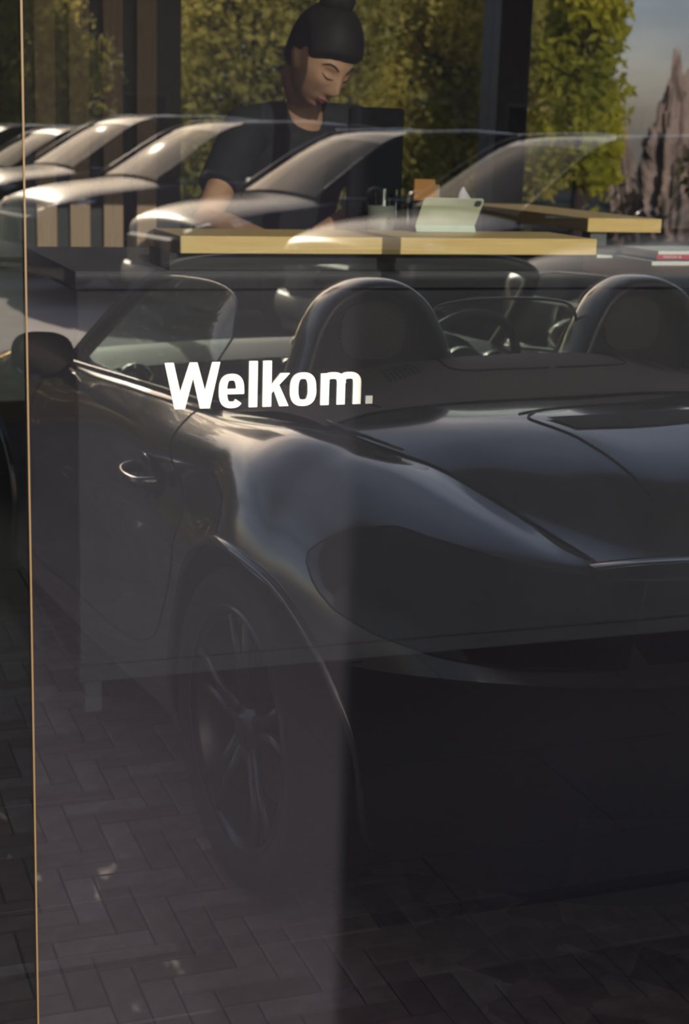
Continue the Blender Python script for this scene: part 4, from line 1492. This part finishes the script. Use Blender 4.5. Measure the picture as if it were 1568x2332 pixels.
def tree(name, label, x, D, h, trunk_r, crown_r, lm, seed, base=1.5, n_cl=90, nper=130, leaf=.075, droop=0.0, lean=(0, 0), taper=.3, cl_r=.55, group='trees behind the parked cars', rear=False, br0=.25):
    rng_ = np.random.default_rng(seed)
    p = view_pt(x, D) if rear else mirror_pt(x, D)
    t = thing(name, label, 'tree', (p.x, p.y, -.012), group=group)
    trunk = [(0, 0, -.05), (lean[0] * .3, lean[1] * .3, h * .3), (lean[0] * .7, lean[1] * .7, h * .6), (lean[0], lean[1], h * .9)]
    tp = crom(np.array(trunk), 5)
    part('trunk', MB().tube(tp, list(np.linspace(trunk_r, trunk_r * taper, len(tp))), 12), M['bark'], t, 'all')
    cl = []
    br = MB()
    for k in range(n_cl):
        a = rng_.random() * 2 * PI
        u = rng_.random()
        z_ = base + (h - base) * u
        env = crown_r * (math.sin(PI * min(1, (u * .85 + .15))) ** .6)
        rr = env * math.sqrt(rng_.random())
        c = (lean[0] * u + rr * math.cos(a), lean[1] * u + rr * math.sin(a), z_)
        cl.append((c, cl_r + .5 * rng_.random()))
        if k % 4 == 0:
            i0 = min(len(tp) - 1, int(len(tp) * max(br0, u * .8)))
            a0 = tp[i0]
            br.tube([tuple(a0), ((a0[0] + c[0]) / 2, (a0[1] + c[1]) / 2, (a0[2] + c[2]) / 2 + .2), c], [trunk_r * .3, trunk_r * .16, .012], 6)
    part('branches', br, M['bark'], t, 'all')
    fo = link('foliage', leaves(rng_, cl, nper, leaf, droop), M[lm], t)
    fo['kind'] = 'stuff'
    return t
RG = 'trees behind the showroom'
tree('willow_tree', 'large drooping green tree behind the woman', -1.55, 25, 6.6, .22, 2.0, 'leaf_mid', 3, base=1.0, n_cl=120, nper=190, droop=1.1, group=RG, rear=True)
tree('willow_tree', 'drooping yellowish tree between the woman and the dark window post', 1.75, 28.5, 6.8, .22, 2.0, 'leaf_mid', 5, base=1.0, n_cl=120, nper=190, droop=1.1, group=RG, rear=True)
tree('rear_tree', 'dark dense tree behind the drooping trees', 0.9, 36.5, 8.0, .22, 2.0, 'leaf_dark', 21, base=.6, n_cl=130, nper=160, leaf=.10, group=RG, rear=True)
tree('rear_tree', 'dark tree far back right of the slats', -5.0, 36, 7.5, .22, 2.0, 'leaf_dark', 23, base=.6, n_cl=120, nper=160, leaf=.10, group=RG, rear=True)
tree('yellow_tree', 'bright yellow-green tree in the sun right of the dark window post', 3.2, 23.0, 6.0, .12, .62, 'leaf_yellow', 11, base=1.4, n_cl=60, nper=150, droop=.5, leaf=.08, cl_r=.28, group=RG, rear=True)
tree('bush_tree', 'small dark green tree at the right edge below the rocks', 5.75, 23.5, 2.2, .08, .6, 'leaf_dark', 31, base=.3, n_cl=40, nper=120, cl_r=.3, group=RG, rear=True)
tree('rear_tree', 'broad dark tree far back between slats and woman', -2.6, 44, 7.5, .22, 2.4, 'leaf_dark', 27, base=.6, n_cl=130, nper=150, leaf=.11, group=RG, rear=True)
tree('rear_tree', 'broad green tree far back behind the dark window post', 4.6, 43, 7.0, .22, 1.7, 'leaf_mid', 29, base=.6, n_cl=110, nper=150, leaf=.11, group=RG, rear=True)
tree('street_tree', 'dark tree across the street at the far left of the window image', -7.6, 34.5, 5.2, .20, 2.0, 'leaf_dark', 8, base=.9, n_cl=90, nper=140, leaf=.09)
def rock(label, x, D, h, r, seed, sq=(1, 1), lean=0.0):
    p = view_pt(x, D)
    mb = MB()
    A = []
    for i in range(56):
        u = i / 55
        row = []
        for j in range(72):
            a = 2 * PI * j / 72
            rr = r * (1 - u ** 1.7) ** .8 * (1 - .35 * u)
            q = Vector((math.cos(a) * rr * sq[0] + lean * u, math.sin(a) * rr * sq[1], u * h))
            n_ = noise.fractal(Vector((q.x * 2.6 + seed, q.y * 2.6, q.z * 1.7)), .8, 2.1, 7)
            cell = noise.cell(Vector((math.cos(a) * 2.4 + seed, math.sin(a) * 2.4, u * 2.0)))
            rd = abs(noise.noise(Vector((math.cos(a) * 3.1 + seed, math.sin(a) * 3.1, u * 1.2))))
            k = 1 + .34 * n_ - .55 * rd + .16 * cell
            zz = q.z * (1 + .16 * n_ - .30 * rd * u + .10 * cell * u)
            row.append((lean * u + (q.x - lean * u) * k, q.y * k, zz))
        A.append(row)
    mb.grid(A, closed_v=True)
    o = part('rock', mb, M['rock'], None, False)
    o.location = (p.x, p.y, -.25)
    return tag(o, label, 'rock', 'rock formation behind the showroom')
rock('tall jagged brown rock spire against the sky at the right', 5.55, 28.0, 3.25, 1.2, 3.1, (.62, .62), -.15)
rock('broad jagged rock right of the tall spire', 7.6, 31.5, 3.2, 1.5, 9.4, (.75, .6))
rock('leaning tan rock slope beside the yellow-green tree', 4.55, 25.6, 3.0, .80, 15.2, (.45, .45), -.75)
rock('dark jagged rock behind the spires at the right edge', 9.0, 37, 3.7, 1.9, 22.0)
# leafy screen added out of view at the kerb to shade the pavement
hrng = np.random.default_rng(77)
hd_ = thing('shade_hedge', 'clipped green screen added out of view by the kerb to shade the pavement', 'shade_hedge', (0, 0, -.012))
hp_ = np.stack([hrng.uniform(-5.0, .75, 42000), hrng.uniform(-7.4, -6.5, 42000), hrng.uniform(0.05, 2.75, 42000)], axis=1)
fo_ = link('shade_foliage', leaves(hrng, [(tuple(p), .08) for p in hp_], 1, .05), M['leaf_dark'], hd_)
fo_['kind'] = 'stuff'
stm = MB()
for k in range(15):
    x_ = -4.8 + k * .38
    stm.tube([(x_, -6.9, 0), (x_ + .05, -6.88, .8), (x_ - .04, -6.92, 2.4)], [.03, .025, .01], 6)
part('stems', stm, M['bark'], hd_, 'all')
# low brick building closing the view behind the trees
M['far_brick'] = mat('far_brick', (0.035, 0.022, 0.020), 0.9, var=.3, scale=3)
M['far_roof'] = mat('far_roof', (0.02, 0.018, 0.02), 0.8, var=.2, scale=2)
fb_p = mirror_pt(-5.0, 52)
hv2 = rdir * 1.0
fb = thing('far_building', 'long low dark brick building behind the trees across the street', 'building', (fb_p.x, fb_p.y, -.012), rotz=math.atan2(-rdir.y, rdir.x))
part('wall', MB().box(-8, 18, 0, 6, 0, 6.2), M['far_brick'], fb)
part('roof', MB().prism([(-.3, 6.2), (6.3, 6.2), (3, 7.6)], 'X', -8.2, 18.2), M['far_roof'], fb)
for k in range(9):
    x0 = -7 + k * 2.7
    w_ = part('window', MB().box(x0, x0 + 1.3, 6.0, 6.04, 1.0, 2.6), M['frame'], fb)
    part('pane', MB().box(x0 + .08, x0 + 1.22, 6.041, 6.05, 1.08, 2.52), M['suv_glass'], w_)

# ------------------------------------------------------------------ woman behind the counter
M['skin'] = mat('skin', (0.46, 0.24, 0.155), 0.5, var=.06, scale=30)
M['hair'] = mat('dark_hair', (0.010, 0.008, 0.008), 0.6, spec=.2, var=.25, scale=40, stretch=(6, 6, 1))
M['shirt'] = mat('black_shirt', (0.012, 0.012, 0.018), 0.85, var=.2, scale=30, bump=.1)
M['trouser'] = mat('dark_trousers', (0.014, 0.014, 0.018), 0.85, var=.2, scale=30)
M['lips'] = mat('lips', (0.26, 0.075, 0.065), 0.4, var=.05)
M['brow'] = mat('brow', (0.012, 0.008, 0.007), 0.6)
M['shoe'] = mat('black_shoe', (0.01, 0.01, 0.011), 0.4, var=.1)
def remesh(mb, vox, name, smooth_it=6):
    me = mb.mesh(name, 'all')
    tmp = bpy.data.objects.new('tmp', me)
    COL.objects.link(tmp)
    m1 = tmp.modifiers.new('r', 'REMESH')
    m1.mode = 'VOXEL'
    m1.voxel_size = vox
    m1.use_smooth_shade = True
    m2 = tmp.modifiers.new('s', 'SMOOTH')
    m2.factor = .5
    m2.iterations = smooth_it
    bpy.context.view_layer.update()
    out = bpy.data.meshes.new_from_object(tmp.evaluated_get(bpy.context.evaluated_depsgraph_get()))
    bpy.data.objects.remove(tmp)
    out.name = name
    out.polygons.foreach_set('use_smooth', [True] * len(out.polygons))
    return out

HC = Vector((1.520, 2.80, 1.785))               # middle of the head
# head frame: face looks along -Y turned to the right of the picture and bowed
YAW, PITCH, ROLLH = R(19), R(38), R(6)
HS = 1.14
HR = Matrix.Rotation(YAW, 3, 'Z') @ Matrix.Rotation(PITCH, 3, 'X') @ Matrix.Rotation(ROLLH, 3, 'Y')
def hp(x, y, z):
    return HC + HR @ Vector((x, y, z)) * HS
def gauss(a, s):
    return math.exp(-(a / s) ** 2)
def head_r(d):
    """surface point of the head in direction d (unit; face towards -Y)"""
    x, y, z = d
    a, b, c = .0745, .094, .117
    k = 1 / math.sqrt((x / a) ** 2 + (y / b) ** 2 + (z / c) ** 2)
    p = Vector((x * k, y * k, z * k))
    if p.z < 0:
        u = -p.z / c
        p.x *= 1 - .34 * u ** 1.6
        p.y = p.y * (1 - .10 * u) - .020 * u * u
    if p.z > 0:
        p.y += .012 * (p.z / c)
    if y < 0:
        f = min(1, max(0, -y * 1.3))
        X, Z = p.x, p.z
        p.y -= f * (.021 * gauss(X, .0125) * (gauss(Z + .030, .016) + .50 * gauss(Z + .012, .016) + .25 * gauss(Z - .006, .016)))   # nose
        p.y -= f * .006 * gauss(abs(X) - .011, .007) * gauss(Z + .037, .009)                                       # nostril wings
        p.y += f * .011 * gauss(abs(X) - .031, .017) * gauss(Z - .008, .013)                                       # eye sockets
        p.y -= f * .0065 * gauss(abs(X) - .031, .013) * gauss(Z - .005, .008)                                      # lids
        p.y -= f * .004 * gauss(Z - .030, .010) * gauss(abs(X) - .028, .03)                                        # brow ridge
        p.y -= f * .0075 * gauss(X, .021) * gauss(Z + .064, .010)                                                  # lips
        p.y += f * .0030 * gauss(X, .022) * gauss(Z + .0640, .0022)
        p.y -= f * .009 * gauss(X, .020) * gauss(Z + .098, .016)                                                   # chin
        p.y += f * .004 * gauss(X, .03) * gauss(Z + .080, .008)
        p.y -= f * .006 * gauss(abs(X) - .046, .018) * gauss(Z + .018, .020)                                       # cheeks
    return p
def head_mesh(mb, n=120, m=96, grow=0.0, sel=None):
    vs, fs = [], []
    for i in range(m + 1):
        a = PI * i / m
        for k in range(n):
            b = 2 * PI * k / n
            d = Vector((math.sin(a) * math.sin(b), -math.sin(a) * math.cos(b), math.cos(a)))
            p = head_r(d)
            p += d * grow
            vs.append(hp(*p))
    for i in range(m):
        for k in range(n):
            k2 = (k + 1) % n
            fs.append((i * n + k, i * n + k2, (i + 1) * n + k2, (i + 1) * n + k))
    mb.add(vs, fs)
SHL, SHR = Vector((1.335, 2.925, 1.575)), Vector((1.675, 2.985, 1.60))
NECK = Vector((1.515, 2.945, 1.655))
PEL = Vector((1.50, 3.20, 1.05))
ELL, WRL = Vector((1.165, 2.735, 1.325)), Vector((1.275, 2.475, 1.285))
ELR, WRR = Vector((1.75, 2.985, 1.35)), Vector((1.53, 2.815, 1.285))
FZ = 0.15
sk = MB()
head_mesh(sk)
sk.tube([hp(0, .035, -.02), hp(0, .045, -.085), NECK + Vector((0, -.01, .02)), NECK + Vector((0, .03, -.07))], [.052, .050, .052, .075], 20)
# torso core, arms
sk.tube([NECK + Vector((0, .02, -.03)), (1.505, 2.99, 1.55), (1.50, 3.05, 1.40), (1.50, 3.13, 1.22), PEL, PEL + Vector((0, .02, -.10))], [.07, .125, .13, .112, .14, .12], 24, sc=(.72, 1.18), up=(0, 1, 0))
for sh, el, wr, sg in ((SHL, ELL, WRL, -1), (SHR, ELR, WRR, 1)):
    mid_ = sh.lerp(el, .5)
    fm = el.lerp(wr, .35)
    sk.tube([NECK + Vector((sg * .05, .03, -.05)), sh, mid_, el, fm, wr], [.05, .056, .046, .038, .040, .026], 18)
    # hand with five fingers resting on the worktop
    fdir = (wr - el).normalized()
    fdir = Vector((fdir.x, fdir.y, -.05)).normalized()
    sd = fdir.cross(Vector((0, 0, 1))).normalized()
    palm = wr + fdir * .055
    palm.z = 1.2478 + .022
    sk.tube([wr, wr + fdir * .03, palm, palm + fdir * .03], [.026, .030, .036, .032], 14, sc=(.5, 1.1), up=(0, 0, 1))
    for q, (off, ln) in enumerate(((-.030, .060), (-.010, .072), (.010, .078), (.029, .070))):
        b0 = palm + fdir * .025 + sd * off
        b1 = b0 + fdir * ln * .5 + Vector((0, 0, .008))
        b2 = b0 + fdir * ln + sd * off * .15
        b2.z = 1.2478 + .009
        sk.tube([b0, b1, b2], [.0095, .0088, .0075], 8)
    t0 = palm - fdir * .02 - sd * sg * .03
    t1 = t0 - sd * sg * .022 + fdir * .025
    t2 = t1 + fdir * .03 - sd * sg * .004
    t1.z = 1.2478 + .016
    t2.z = 1.2478 + .010
    sk.tube([t0, t1, t2], [.012, .0105, .0085], 8)
# legs
for sg in (-1, 1):
    hip = PEL + Vector((sg * .085, .01, -.04))
    kn = Vector((hip.x + sg * .01, hip.y + .00, FZ + .49))
    an = Vector((kn.x, kn.y + .06, FZ + .085))
    sk.tube([hip, hip.lerp(kn, .5), kn, kn.lerp(an, .35), an], [.092, .078, .056, .056, .036], 16)
    sk.tube([an, an + Vector((0, -.06, -.045)), an + Vector((0, -.15, -.055))], [.036, .034, .026], 12)
# ears
for sg in (-1, 1):
    sk.ell(tuple(hp(sg * .0790, .004, -.010)), (.011, .020, .034), 12, 10)
woman = thing('person', 'woman in a black t-shirt with tied-up dark hair bowing over the counter', 'person', (1.50, 3.20, FZ))
off = Vector((1.50, 3.20, FZ))
def rel(me):
    me.transform(Matrix.Translation(-off))
    return me
body_me = remesh(sk, .0042, 'body', 3)
body = link('body', rel(body_me), M['skin'], woman)
# t-shirt
sh_ = MB()
sh_.tube([NECK + Vector((0, .035, -.035)), (1.503, 2.985, 1.585), (1.50, 3.0, 1.53), (1.495, 3.06, 1.38), (1.495, 3.13, 1.22), PEL + Vector((0, 0, .02)), PEL + Vector((0, .01, -.06))], [.078, .150, .160, .150, .135, .155, .160], 28, sc=(.72, 1.2), up=(0, 1, 0))
for sh, el, sg in ((SHL, ELL, -1), (SHR, ELR, 1)):
    s2 = sh.lerp(el, .66)
    sh_.tube([NECK + Vector((sg * .055, .04, -.055)), sh + Vector((sg * .004, 0, .004)), sh.lerp(el, .35), s2], [.070, .072, .070, .068], 20)
link('t_shirt', rel(remesh(sh_, .009, 't_shirt', 5)), M['shirt'], woman)
tr = MB()
tr.tube([PEL + Vector((0, .01, -.03)), PEL + Vector((0, .02, -.12))], [.15, .14], 24, sc=(.75, 1.2), up=(0, 1, 0))
for sg in (-1, 1):
    hip = PEL + Vector((sg * .085, .01, -.06))
    kn = Vector((hip.x + sg * .01, hip.y, FZ + .49))
    an = Vector((kn.x, kn.y + .06, FZ + .11))
    tr.tube([hip, hip.lerp(kn, .5), kn, kn.lerp(an, .4), an], [.105, .092, .070, .068, .055], 18)
link('trousers', rel(remesh(tr, .012, 'trousers', 4)), M['trouser'], woman)
for sg in (-1, 1):
    ax = PEL.x + sg * .095
    ay = PEL.y + .07
    so = MB().tube([(ax, ay + .035, FZ + .045), (ax, ay - .05, FZ + .045), (ax, ay - .13, FZ + .035), (ax, ay - .19, FZ + .022)], [.040, .042, .040, .022], 14, sc=(.95, 1))
    so.box(ax - .038, ax + .038, ay - .19, ay + .07, FZ + .0, FZ + .015, .004)
    o = part('shoe', so, M['shoe'], woman, 'all')
    o.location = -off
# hair: cap following the skull with a hairline, bun and a loose strand
hv, hf = [], []
n, m = 96, 80
idx = {}
for i in range(m + 1):
    a = PI * i / m
    for k in range(n):
        b = 2 * PI * k / n
        d = Vector((math.sin(a) * math.sin(b), -math.sin(a) * math.cos(b), math.cos(a)))
        p = head_r(d)
        front = max(0, -d.y)
        line = .060 * front ** .7 + (-.060) * (1 - front) ** 1.0 + .012 * abs(d.x) * front + .075 * gauss(abs(d.x) - 1, .35) * gauss(d.y + .05, .30)
        w = min(1, max(0, (p.z - line) / .02))
        hv.append((hp(*(p + d * (-.006 + (.0185 + .016 * max(0, d.z)) * w ** .6))), w))
mbh = MB()
mbh.v = [tuple(p - off) for p, _ in hv]
for i in range(m):
    for k in range(n):
        k2 = (k + 1) % n
        mbh.f.append((i * n + k, i * n + k2, (i + 1) * n + k2, (i + 1) * n + k))
hair = part('hair', mbh, M['hair'], woman, 'all')
bun = MB()
A = []
bc = hp(-.004, .050, .142) - off
for i in range(21):
    a = PI * i / 20
    A.append([tuple(bc + HR @ Vector((.056 * math.sin(a) * math.cos(b) * (1 + .08 * math.sin(3 * b + 5 * a)), .052 * math.sin(a) * math.sin(b) * (1 + .08 * math.sin(4 * b)), .046 * math.cos(a)))) for b in np.linspace(0, 2 * PI, 28, endpoint=False)])
bun.grid(A, closed_v=True)
part('hair_bun', bun, M['hair'], hair, 'all')
st_ = MB()
st_.tube([tuple(hp(.070, -.01, .03) - off), tuple(hp(.083, -.012, -.03) - off), tuple(hp(.085, .0, -.09) - off), tuple(hp(.075, .02, -.16) - off), tuple(hp(.06, .05, -.21) - off)], [.012, .016, .016, .012, .003], 10)
part('hair_strand', st_, M['hair'], hair, 'all')
def face_line(pts, r, name, m_, lift=.0012):
    P = []
    for x, z_ in crom(np.array(pts), 5):
        best = head_r(Vector((x, -.085, z_)).normalized())
        d = Vector((x, -.085, z_)).normalized()
        for _ in range(6):
            best = head_r(d)
            d = (d + Vector((x - best.x, 0, z_ - best.z)) * 8).normalized()
        P.append(tuple(hp(best.x, best.y - lift, best.z) - off))
    rr = [r * (.35 + .65 * math.sin(PI * (i + .5) / len(P))) for i in range(len(P))]
    part(name, MB().tube(P, rr, 8), M[m_], body, 'all')
for sg in (-1, 1):
    face_line([(sg * .014, .0265), (sg * .026, .0335), (sg * .040, .0335), (sg * .052, .024)], .0030, 'eyebrow', 'brow')
    face_line([(sg * .017, .0015), (sg * .025, -.0015), (sg * .035, -.001), (sg * .046, .006)], .0024, 'eyelashes', 'brow')
face_line([(-.021, -.0625), (-.010, -.0598), (0, -.0612), (.010, -.0598), (.021, -.0625)], .0034, 'lip', 'lips')
face_line([(-.019, -.0650), (-.009, -.0692), (0, -.0700), (.009, -.0692), (.019, -.0650)], .0042, 'lip', 'lips')
face_line([(-.022, -.0636), (-.010, -.0646), (0, -.0650), (.010, -.0646), (.022, -.0636)], .0009, 'mouth_line', 'brow', .0038)
nk = part('necklace', MB().ell(tuple(NECK + Vector((-.062, -.035, .012)) - off), (.004, .003, .005), 10, 8), M['chrome'], woman, 'all')
